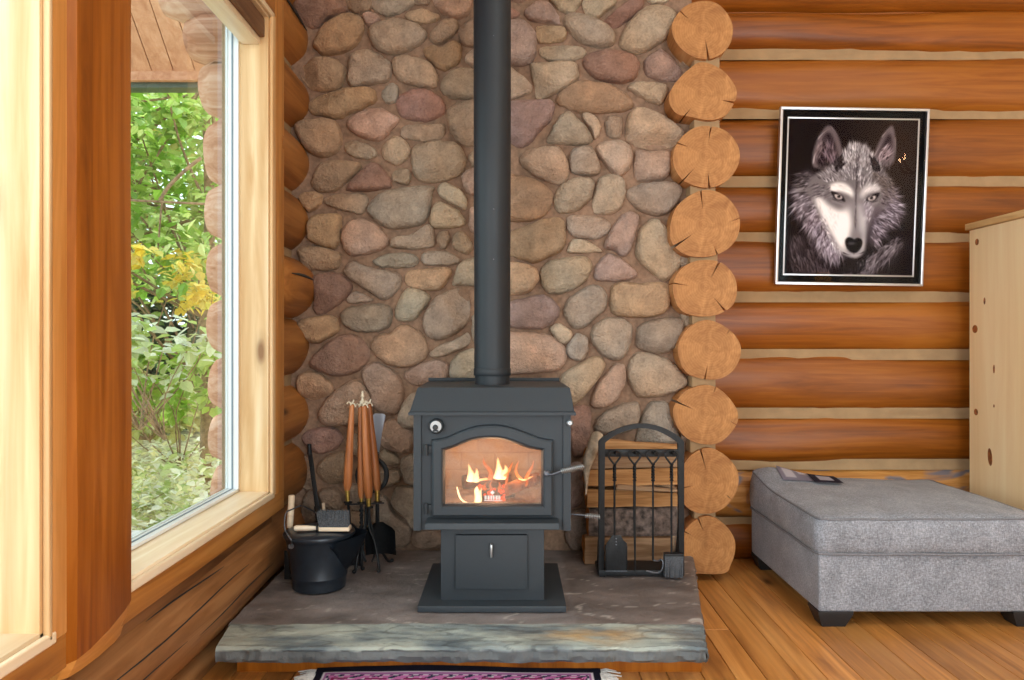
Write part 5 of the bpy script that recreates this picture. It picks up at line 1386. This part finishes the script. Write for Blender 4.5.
# head
HD = [(246,236),(268,198),(292,174),(316,170),(348,180),(374,214),(400,250),(428,290),(432,330),(412,380),(380,410),(352,470),(345,520),(322,546),(292,538),(262,520),(236,480),(206,425),(178,372),(150,330),(168,285),(210,256)]
fill(HD, (104,96,98), 3)
fur([(250,240),(290,176),(345,182),(396,250),(420,300),(330,320),(318,290),(220,300),(180,290)], 620, lambda x, y: math.atan2(y-420, (x-322)*1.35) , 24, 2.4, [(132,124,126),(176,168,170),(82,74,78),(52,44,48),(206,198,200)], .75, .18)
fur([(262,225),(292,176),(312,172),(316,250),(280,262)], 130, D(-100), 24, 2.2, [(206,198,198),(160,152,154),(104,96,98)], .7); fur([(322,174),(350,186),(372,225),(330,255)], 110, D(-76), 24, 2.2, [(170,162,164),(140,132,134)], .5)
fur([(240,240),(262,215),(270,250),(248,270)], 60, D(-70), 24, 3, [(24,18,22),(40,32,34)], .7); fur([(356,215),(376,225),(396,262),(372,262)], 70, D(-95), 24, 3, [(24,18,22),(46,38,40)], .7)
for q in range(60): stroke(317+rw.gauss(0,2.2), rw.uniform(205,345), D(92), 20, 2, (44,36,40), .35)
# brown-grey right side of head
fill([(372,270),(420,280),(440,330),(430,350),(395,322),(372,310)], (66,56,54), 8, .7); fur([(365,262),(425,280),(445,345),(400,330)], 150, D(40), 26, 2.2, [(96,84,80),(56,46,46),(124,112,108)], .5)
# pale muzzle and cheek
fill([(178,352),(200,350),(222,372),(262,392),(296,380),(306,430),(300,476),(284,500),(286,530),(262,514),(238,474),(208,424)], (226,218,216), 5)
fill([(335,398),(348,420),(350,470),(344,516),(330,520),(338,480),(330,430)], (196,190,190), 4)
fill([(262,508),(288,528),(318,534),(345,515),(340,532),(322,545),(296,543),(270,526)], (170,164,166), 3)
fur([(180,352),(225,376),(262,398),(240,470),(205,424)], 160, D(75), 24, 2, [(222,214,212),(196,186,186),(174,164,166)], .3)
# brows
fill([(226,312),(250,300),(280,304),(304,326),(306,352),(292,340),(262,330),(236,332)], (226,218,214), 3); fill([(326,350),(334,322),(352,306),(382,306),(398,322),(374,328),(350,336),(338,352)], (192,184,184), 4)
fur([(230,312),(280,304),(304,330),(262,330)], 60, D(-150), 20, 2, [(222,214,210),(180,172,172)], .35); fur([(335,325),(380,306),(395,322),(350,336)], 50, D(-40), 20, 2, [(214,206,206),(172,164,166)], .35)
# bridge of the nose, darker, with a seam
fill([(300,350),(318,345),(338,352),(334,400),(340,450),(332,484),(302,484),(306,440),(300,395)], (122,114,116), 6, .85); fill([(322,372),(336,380),(342,430),(336,470),(326,440)], (176,170,172), 4, .7)
for q in range(50): stroke(314+rw.gauss(0,1.6), rw.uniform(335,450), D(84), 22, 1.8, (62,54,58), .3)
fill([(268,372),(300,362),(304,400),(290,396)], (140,130,132), 7, .7); fill([(336,366),(372,372),(368,400),(350,430),(342,400)], (150,140,150), 6, .7)
fill([(372,392),(392,372),(400,400),(376,440),(358,490),(352,470),(362,420)], (70,58,66), 6, .7)
# eyes
for ex, ey, s in ((258,347,1),(366,350,-1)):
    fill([(ex-s*26,ey-16),(ex-s*6,ey-14),(ex+s*12,ey-4),(ex+s*22,ey+16),(ex+s*8,ey+12),(ex-s*12,ey+8)], (26,20,24), 1); 
    fill([(ex-s*14,ey-7),(ex,ey-10),(ex+s*11,ey-2),(ex+s*10,ey+7),(ex-s*2,ey+8),(ex-s*11,ey+3)], (178,164,160), .6)
    fill([(ex-4,ey-5),(ex+4,ey-5),(ex+5,ey+3),(ex-4,ey+3)], (14,10,12), .6); stroke(ex-3, ey-5, 0, 3, 1.8, (246,240,238), .95)
    for q in range(26): stroke(ex-s*24+s*q*1.7, ey+12+q*.5, D(90)-s*D(25), 14, 1.6, (150,140,142), .25)
    stroke(ex-s*26, ey-16, D(0 if s > 0 else 180)+s*D(20), 50, 3.2, (24,18,22), .8); stroke(ex-s*20, ey+8, (D(20) if s > 0 else D(160)), 44, 2.2, (60,50,54), .6)
fur([(178,300),(232,310),(240,345),(200,350),(176,345)], 90, D(150), 26, 2.4, [(56,48,52),(96,86,90),(140,132,134)], .6)
fur([(392,318),(432,310),(430,370),(396,372)], 80, D(30), 26, 2.4, [(56,46,50),(96,84,88),(134,122,126)], .6)
fur([(206,400),(236,470),(268,520),(256,530),(222,480),(196,420)], 90, D(62), 26, 2.4, [(236,228,228),(170,160,164),(120,110,116)], .6)
fur([(345,350),(378,372),(372,400),(350,450),(344,400)], 70, D(110), 24, 2.2, [(176,166,174),(110,98,106),(210,202,206)], .5)
# nose and mouth
fill([(283,488),(292,480),(305,482),(312,487),(320,482),(333,484),(339,494),(336,512),(322,528),(306,530),(292,520),(284,506)], (14,11,14), 1.2)
fill([(292,497),(312,496),(316,502),(296,504)], (88,84,88), 1.5, .8); fill([(290,512),(300,515),(298,521),(291,517)], (50,46,50), 1, .7)
stroke(276,530,D(28),34,2.4,(34,26,30),.8,-.5); stroke(312,530,D(90),12,2.2,(30,24,26),.8); stroke(346,526,D(150),34,2.4,(34,26,30),.8,.4)
fur([(262,545),(300,548),(345,545),(370,520),(330,600),(270,590)], 120, D(85), 30, 3.2, [(18,13,16),(28,22,25)], .8)
# artist's scrawl, not legible
for q in range(22): stroke(122+q*3.4, 592+rw.uniform(-3,3), rw.uniform(-1.4,1.4), rw.uniform(5,10), 1.0, (120,112,116), .45)
img = np.clip((img-20)*1.22+20, 0, 255)
mb = MB(); ii = [[mb.v((-pw/2+pw*i/GW, -.0048, ph/2-ph*j/GH)) for j in range(GH+1)] for i in range(GW+1)]
for i in range(GW):
    for j in range(GH): mb.bm.faces.new((ii[i][j], ii[i+1][j], ii[i+1][j+1], ii[i][j+1]))
lc = img/255; lc = np.where(lc <= .04045, lc/12.92, ((lc+.055)/1.055)**2.4); cols = np.ones((GW+1, GH+1, 4), np.float32); cols[..., :3] = lc.transpose(1, 0, 2)
obj('print', tf(mb), M['paint'], pr, 0, cols=cols.reshape(-1, 4))
mb = MB(); mb.box((-W_/2+fw*.7,-.016,-H_/2+fw*.7), (W_/2-fw*.7,-.014,H_/2-fw*.7)); obj('glazing', tf(mb), glassmat('picture_glass', (250,250,250), .4), pr)

# ================================================================ RUG
RX0, RX1, RY0, RY1 = -.702, .318, 1.95, 2.773
ru = thing('rug', 'small woven rug with black border and pink patterned bands, before the hearth', 'rug', ((RX0+RX1)/2, 2.3, 0))
nx, ny = 260, 200
mb = MB(); cols = []
def rugc(x, y):
    d = min(x-RX0, RX1-x, y-RY0, RY1-y); blk, pink, wh, mag, nav, mau = (30,30,42),(206,120,176),(226,214,220),(150,44,92),(52,56,78),(172,110,160)
    s = (x if (d == y-RY0 or d == RY1-y) else y)
    if d < .030: return blk
    if d < .036: return wh
    if d < .046: return mau
    if d < .052: return wh if math.sin(s*180) > -.2 else nav
    if d < .090:
        ph_ = (s*7.3) % 1; v = (d-.071)/.019
        if abs(v) < .75*(1-abs(ph_-.5)*2): return mag if abs(v) < .32 and abs(ph_-.5) < .28 else (wh if math.sin(s*130+v*3) > .2 else pink)
        return nav if math.sin(s*95+v*4) > .35 else pink
    if d < .096: return wh
    if d < .106: return nav
    if d < .112: return wh
    if d < .16: return mag if math.sin(s*40)+math.sin(d*260) > 0 else nav
    u, v = (x-(RX0+RX1)/2)/.2, (y-(RY0+RY1)/2)/.16; m = abs(u)+abs(v)
    return (pink if m < .35 else nav if m < .7 else mag if m < 1 else wh if m < 1.08 else blk if math.sin(x*50)*math.sin(y*50) < .4 else mau)
g = mb.grid(nx, ny, lambda u, v: (RX0+(RX1-RX0)*u, RY0+(RY1-RY0)*v, .008+.005*max(0, noise.noise(Vector((u*4, v*2, 3))))+max(0,(v-.92)/.08)*(.007+.012*math.exp(-((u-.38)/.26)**2))))
for i in range(nx+1):
    for j in range(ny+1): cols.append((*lin(rugc(RX0+(RX1-RX0)*i/nx, RY0+(RY1-RY0)*j/ny)), 1))
bd = [mb.v((x, y, 0)) for x, y in ((RX0,RY0),(RX1,RY0),(RX1,RY1),(RX0,RY1))]; mb.face(bd); cols += [(.01,.01,.02,1)]*4
for (a, b, line) in ((0,1,[g[i][0] for i in range(nx+1)]),(1,2,g[nx]),(2,3,[g[i][ny] for i in range(nx,-1,-1)]),(3,0,g[0][::-1])):
    mb.face([bd[b], bd[a]]+line) if False else None
    prev = None
    for p in line:
        q = mb.v((p.co.x, p.co.y, 0)); cols.append((.012,.012,.02,1))
        if prev: mb.face((prev[0], p, q, prev[1]))
        prev = (p, q)
obj('pile', mb, M['rug'], ru, 50, cols=cols)
M['fringe'] = plain('white_fringe', (206,202,196), .95, 0, .05, .1, 90)
for sgn, xe in ((-1,RX0),(1,RX1)):
    mb = MB()
    for k in range(110):
        y = RY0+.006+(RY1-RY0-.012)*k/109; l = R.uniform(.05,.072); dy = R.uniform(-.014,.012)
        mb.tube([(xe-sgn*.004,y,.009),(xe+sgn*.02,y+dy*.3,.010+R.uniform(0,.004)),(xe+sgn*l,y+dy,.004)], [.0034,.003,.002], 5)
    obj('fringe', mb, M['fringe'], ru, 60)

# ================================================================ LAMPS BEHIND THE VIEW (they show in the picture glass)
M['bulb'] = emit('bulb_glow', (255,214,160), 40)
M['shade'] = emit('lit_lamp_shade', (255,176,84), 3.0)
CX = 3.52
ch = thing('chandelier', 'iron chandelier with lit candle bulbs hanging over the room', 'chandelier', (CX,1.5,2.75))
mb = MB(); mb.lathe([(.05,.0),(.03,.02),(.018,.05),(.018,.25),(.03,.28)], (CX,1.5,2.42), 20); mb.tube([(CX,1.5,2.6),(CX,1.5,4.75)], .008, 8); obj('stem', mb, M['iron'], ch)
for k in range(5):
    a = 2*PI*k/5+.3; d = Vector((math.cos(a), math.sin(a), 0)); c = Vector((CX,1.5,2.46))
    mb = MB(); mb.tube(cr([c, c+d*.07+Vector((0,0,-.05)), c+d*.15+Vector((0,0,-.03)), c+d*.19+Vector((0,0,.04))], 4, closed=False), .009, 8); arm = obj('arm', mb, M['iron'], ch)
    mb = MB(); mb.lathe([(.006,0),(.012,.01),(.013,.02),(.008,.038),(.002,.05)], c+d*.19+Vector((0,0,.05)), 14); obj('bulb', mb, M['bulb'], arm)
fl = thing('floor_lamp', 'standing lamp with a lit amber shade on the far side of the room', 'lamp', (2.95,.9,0))
mb = MB(); mb.lathe([(.14,0),(.14,.015),(.03,.03),(.012,.05),(.012,1.42)], (2.95,.9,0), 24); obj('pole', mb, M['iron'], fl)
mb = MB(); mb.lathe([(.13,1.36),(.05,1.56)], (2.95,.9,0), 24, capb=False, capt=False); obj('lamp_shade', mb, M['shade'], fl)
WORLD, SUN = 3.2, 5.0
L_FRONT, L_ROOF, L_NEAR, L_FIRE, L_CH = 220, 105, 80, 3.2, 12
EXPOSURE = 0.0
# ================================================================ GARDEN SEEN THROUGH THE WINDOW
rl = random.Random(21)
def leaves(mb, cols, centres, n, size, palette, droop=.4, spread=1.0, lobed=False):
    """single folded leaves around given twig points"""
    for _ in range(n):
        c, rad_ = rl.choice(centres)
        d = Vector((rl.gauss(0,1), rl.gauss(0,1), rl.gauss(0,.8))); p = Vector(c)+d*rad_*.55*spread
        s = size*rl.uniform(.6,1.3); a = rl.uniform(0, 2*PI); til = rl.uniform(-.9,.6)-droop*.4
        f = Vector((math.cos(a)*math.cos(til), math.sin(a)*math.cos(til), math.sin(til))); u = Vector((rl.gauss(0,.35), rl.gauss(0,.35), 1)); side = f.cross(u)
        if side.length < .05: continue
        side.normalize(); up = side.cross(f)
        col = rl.choice(palette); j = rl.uniform(.82,1.15); cc = tuple(v*j for v in lin(col))
        w = s*.34
        pts = [p, p+f*s*.35+side*w+up*s*.07, p+f*s*.7+side*w*.75+up*s*.05, p+f*s-up*s*.08, p+f*s*.7-side*w*.75+up*s*.05, p+f*s*.35-side*w+up*s*.07]
        v = [mb.v(q) for q in pts]; mb.face((v[0],v[1],v[2],v[3])); mb.face((v[0],v[3],v[4],v[5])); cols += [(*cc,1)]*6
def crown(box, k, rad_):
    (x0,x1),(y0,y1),(z0,z1) = box
    return [((rl.uniform(x0,x1), rl.uniform(y0,y1), rl.uniform(z0,z1)), rad_*rl.uniform(.6,1.2)) for _ in range(k)]
def plant(name, label, cat, base, cen, n, size, palette, group=None, twigs=10, tr=.012, stems=True, trunk=None, **kw):
    o = thing(name, label, cat, base, group); mb = MB(); cols = []; leaves(mb, cols, cen, n, size, palette, **kw)
    obj('foliage', mb, M['leaf'], o, 0, cols=cols)
    if stems:
        mb = MB(); b = Vector(base)
        if trunk: mb.tube(trunk[0], trunk[1], 10); src = [Vector(q) for q in trunk[0][1:]]
        else: src = [b]
        for c, r in rl.sample(cen, min(twigs, len(cen))):
            s = rl.choice(src); c = Vector(c); mid = s.lerp(c, .5)+Vector((rl.gauss(0,.08), rl.gauss(0,.08), rl.gauss(0,.05)))
            mb.tube(cr([s, mid, c], 3, closed=False), [tr, tr, tr*.8, tr*.7, tr*.6, tr*.5, tr*.4][:7], 5)
        obj('trunk' if trunk else 'stems', mb, M['bark'], o, 50)
    return o
GREEN = [(150,190,70),(178,210,96),(204,226,128),(124,168,58),(222,236,160),(160,196,100)]
YEL = [(246,216,96),(250,230,136),(236,204,76),(226,214,110)]
DK = [(62,92,66),(78,108,78),(50,78,58),(92,120,86)]
PALE = [(196,206,150),(214,216,170),(180,196,132),(206,212,186),(162,182,112)]
STRAW = [(206,200,134),(220,210,150),(188,190,120),(226,222,176)]
SILV = [(236,234,204),(226,224,178),(204,210,146),(244,242,222),(184,200,120),(236,226,168)]
def B(px0, px1, py0, py1, Y0, Y1, grow=1.2):
    """the garden region seen between these lines of sight, widened to both sides"""
    Y = (Y0+Y1)/2; a, b = P(px0, py1, Y), P(px1, py0, Y); return ((a.x-grow, b.x+.25*grow), (Y0, Y1), (a.z, b.z))
bx = B(125,205,85,275,6.4,7.8); tb_ = P(207,330,7.3)
plant('broadleaf_tree', 'bright green leafy tree filling the upper window, its trunk beside the log tails', 'tree', (tb_.x,7.3,-.3), crown(bx, 56, .34), 6000, .115, GREEN, twigs=26, tr=.016, trunk=([(tb_.x,7.3,-.35),(tb_.x+.02,7.3,.6),(tb_.x-.01,7.3,1.4),(tb_.x+.03,7.3,2.4),(tb_.x-.02,7.3,3.6)], [.085,.07,.06,.05,.03]))
bx = B(120,200,255,300,6.0,6.6,.8)
plant('yellow_shrub', 'sapling with yellow autumn leaves across the middle of the window view', 'shrub', P(140,430,6.3), crown(bx, 14, .16), 620, .095, YEL, twigs=9, tr=.008)
bx = B(110,200,275,400,11.5,13,2.2)
plant('conifer', 'dark green conifer behind the yellow sapling', 'tree', (bx[0][0]+1.5,12.4,0), crown(bx, 60, .5), 4600, .2, DK, twigs=14, tr=.03, trunk=([(bx[0][0]+1.6,12.6,0),(bx[0][0]+1.6,12.6,6)], [.16,.08]))  # the dark green is the conifer's own leaf palette
bx = B(100,215,60,300,10.5,12,2.4)
plant('background_tree', 'pale yellow-green tree standing behind the bright green tree', 'tree', (bx[0][0]+1.8,11.5,.2), crown(bx, 60, .6), 4200, .24, [(170,196,104),(196,212,130),(214,222,160),(150,180,90),(222,214,130)], twigs=16, tr=.03, trunk=([(bx[0][0]+1.8,11.6,0),(bx[0][0]+1.8,11.5,4.6)], [.14,.07]))
bx = B(130,205,325,375,5.7,6.2,.4)
plant('silver_leaf_shrub', 'shrub with large pale silvery leaves before the dark conifer', 'shrub', P(165,440,6.0), crown(bx, 14, .17), 260, .13, [(232,234,222),(218,224,196),(204,214,160),(190,210,124)], twigs=9, tr=.007)
bx = B(150,205,345,415,6.6,7.2,.4)
plant('green_shrub', 'fresh green shrub low beside the tree trunk', 'shrub', P(180,470,6.9), crown(bx, 12, .2), 460, .13, [(150,190,66),(176,204,90),(196,216,120)], twigs=8, tr=.007)
bx = B(115,200,365,425,8.6,9.8,1.8)
plant('fern_clump', 'straw-yellow fern clump at the edge of the wood', 'shrub', P(150,440,9.2), crown(bx, 40, .28), 2800, .15, STRAW, twigs=12, tr=.008)
for lab, (a, b, c, d), y0, y1, n in (('low pale ground-cover shrub nearest the deck', (128,212,455,530), 5.25, 6.3, 3200), ('low silvery ground-cover shrub behind the one nearest the deck', (122,208,425,480), 6.4, 7.8, 3000)):
    bx = B(a,b,c,d,y0,y1,1.2); zl2 = (-.35, bx[2][1])
    plant('ground_cover', lab, 'shrub', ((bx[0][0]+bx[0][1])/2, (y0+y1)/2, -.35), crown((bx[0], bx[1], (-.3, max(.05, bx[2][1]-.25))), 60, .2), n, .078, SILV, 'ground-cover shrubs by the deck', twigs=16, tr=.006, droop=.1)
for lab, xx_, pal in (('tall yellow-green tree far to the side of the garden', -8.6, GREEN), ('dark green tree at the far edge of the garden', -11.5, DK)):
    plant('background_tree', lab, 'tree', (xx_,12.5,.3), crown(((xx_-1.6,xx_+1.8),(11.5,13.5),(.6,6.5)), 60, .55), 3600, .24, pal, twigs=16, tr=.03, trunk=([(xx_,12.6,0),(xx_,12.5,5.5)], [.15,.08]))
bx = B(90,230,300,420,13.5,15,3.0)
plant('background_shrub', 'mixed pale green thicket at the far back of the garden', 'shrub', (bx[0][0]+2,14.2,.6), crown(bx, 50, .6), 2600, .24, PALE+DK[:2], twigs=10, tr=.02)
mb = MB(); a, b = P(168,186,6.5), P(201,155,6.6); mb.tube(cr([P(201,158,6.6), P(188,168,6.55), P(170,185,6.5), P(160,200,6.5)], 4, closed=False), .016, 7); mb.tube([P(125,200,6.5), P(165,202,6.5), P(206,204,6.6)], .011, 6); mb.tube([P(162,202,6.5), P(160,222,6.5), P(158,250,6.5)], .008, 6)
tag(obj('bare_branch', mb, M['bark'], None, 50, loc=P(170,190,6.5)), 'dark bare branches crossing in front of the bright green tree', 'branch')

# ================================================================ LIGHT
w = bpy.data.worlds.new('sky'); bpy.context.scene.world = w; w.use_nodes = True
wt = w.node_tree; bg = wt.nodes['Background']; bg.inputs[0].default_value = (.86,.93,1.0,1); bg.inputs[1].default_value = WORLD
def area(name, loc, rot, sx_, sy_, power, col=(1,1,1)):
    d = bpy.data.lights.new(name, 'AREA'); d.shape = 'RECTANGLE'; d.size = sx_; d.size_y = sy_; d.energy = power; d.color = col
    o = bpy.data.objects.new(name, d); C.objects.link(o); o.location = loc; o.rotation_euler = rot; return o
def point(name, loc, power, col, r=.05):
    d = bpy.data.lights.new(name, 'POINT'); d.energy = power; d.color = col; d.shadow_soft_size = r
    o = bpy.data.objects.new(name, d); C.objects.link(o); o.location = loc; return o
s = bpy.data.lights.new('sun', 'SUN'); s.energy = SUN; s.angle = math.radians(25); s.color = (1,.96,.88)
so_ = bpy.data.objects.new('sun', s); C.objects.link(so_); so_.rotation_euler = Vector((.45,-.75,-1.25)).to_track_quat('-Z','Y').to_euler()
# added area lamps: fill from unseen front windows and overhead, daylight boost at left window
area('fill_front', (2.45,-4.0,1.7), (PI/2,0,0), 3.2, 2.1, L_FRONT, (.86,.94,1))  # added fill lamp behind the view, set at the unseen windows
area('daylight_left', (-1.21,.35,1.57), (0,-PI/2,0), 2.0, 1.05, L_NEAR, (.86,.94,1))
area('fill_overhead', (2.4,.2,4.7), (math.radians(-12),0,0), 3.0, 2.2, L_ROOF, (.90,.96,1))  # added overhead fill lamp below the closed ceiling, no skylight there
point('fire_glow', P(494,468,3.26), L_FIRE, (1,.86,.72), .06)

# ================================================================ CAMERA AND VIEW
cd = bpy.data.cameras.new('camera'); cd.sensor_width = 36; cd.lens = 27; cd.clip_start = .05
co = bpy.data.objects.new('camera', cd); C.objects.link(co); co.location = (0,0,CAMZ); co.rotation_euler = (PI/2,0,0)
sc = bpy.context.scene; sc.camera = co
sc.view_settings.view_transform = 'Standard'; sc.view_settings.look = 'None'; sc.view_settings.gamma = 1; sc.view_settings.exposure = EXPOSURE; sc.view_settings.use_curve_mapping = False
try:
    sc.cycles.use_denoising = True; sc.cycles.max_bounces = 8; sc.cycles.diffuse_bounces = 4; sc.cycles.transparent_max_bounces = 16; sc.cycles.sample_clamp_indirect = 4.0; sc.cycles.caustics_reflective = False; sc.cycles.caustics_refractive = False
except Exception: pass
for o in bpy.data.objects:
    if '_org' in o: del o['_org']
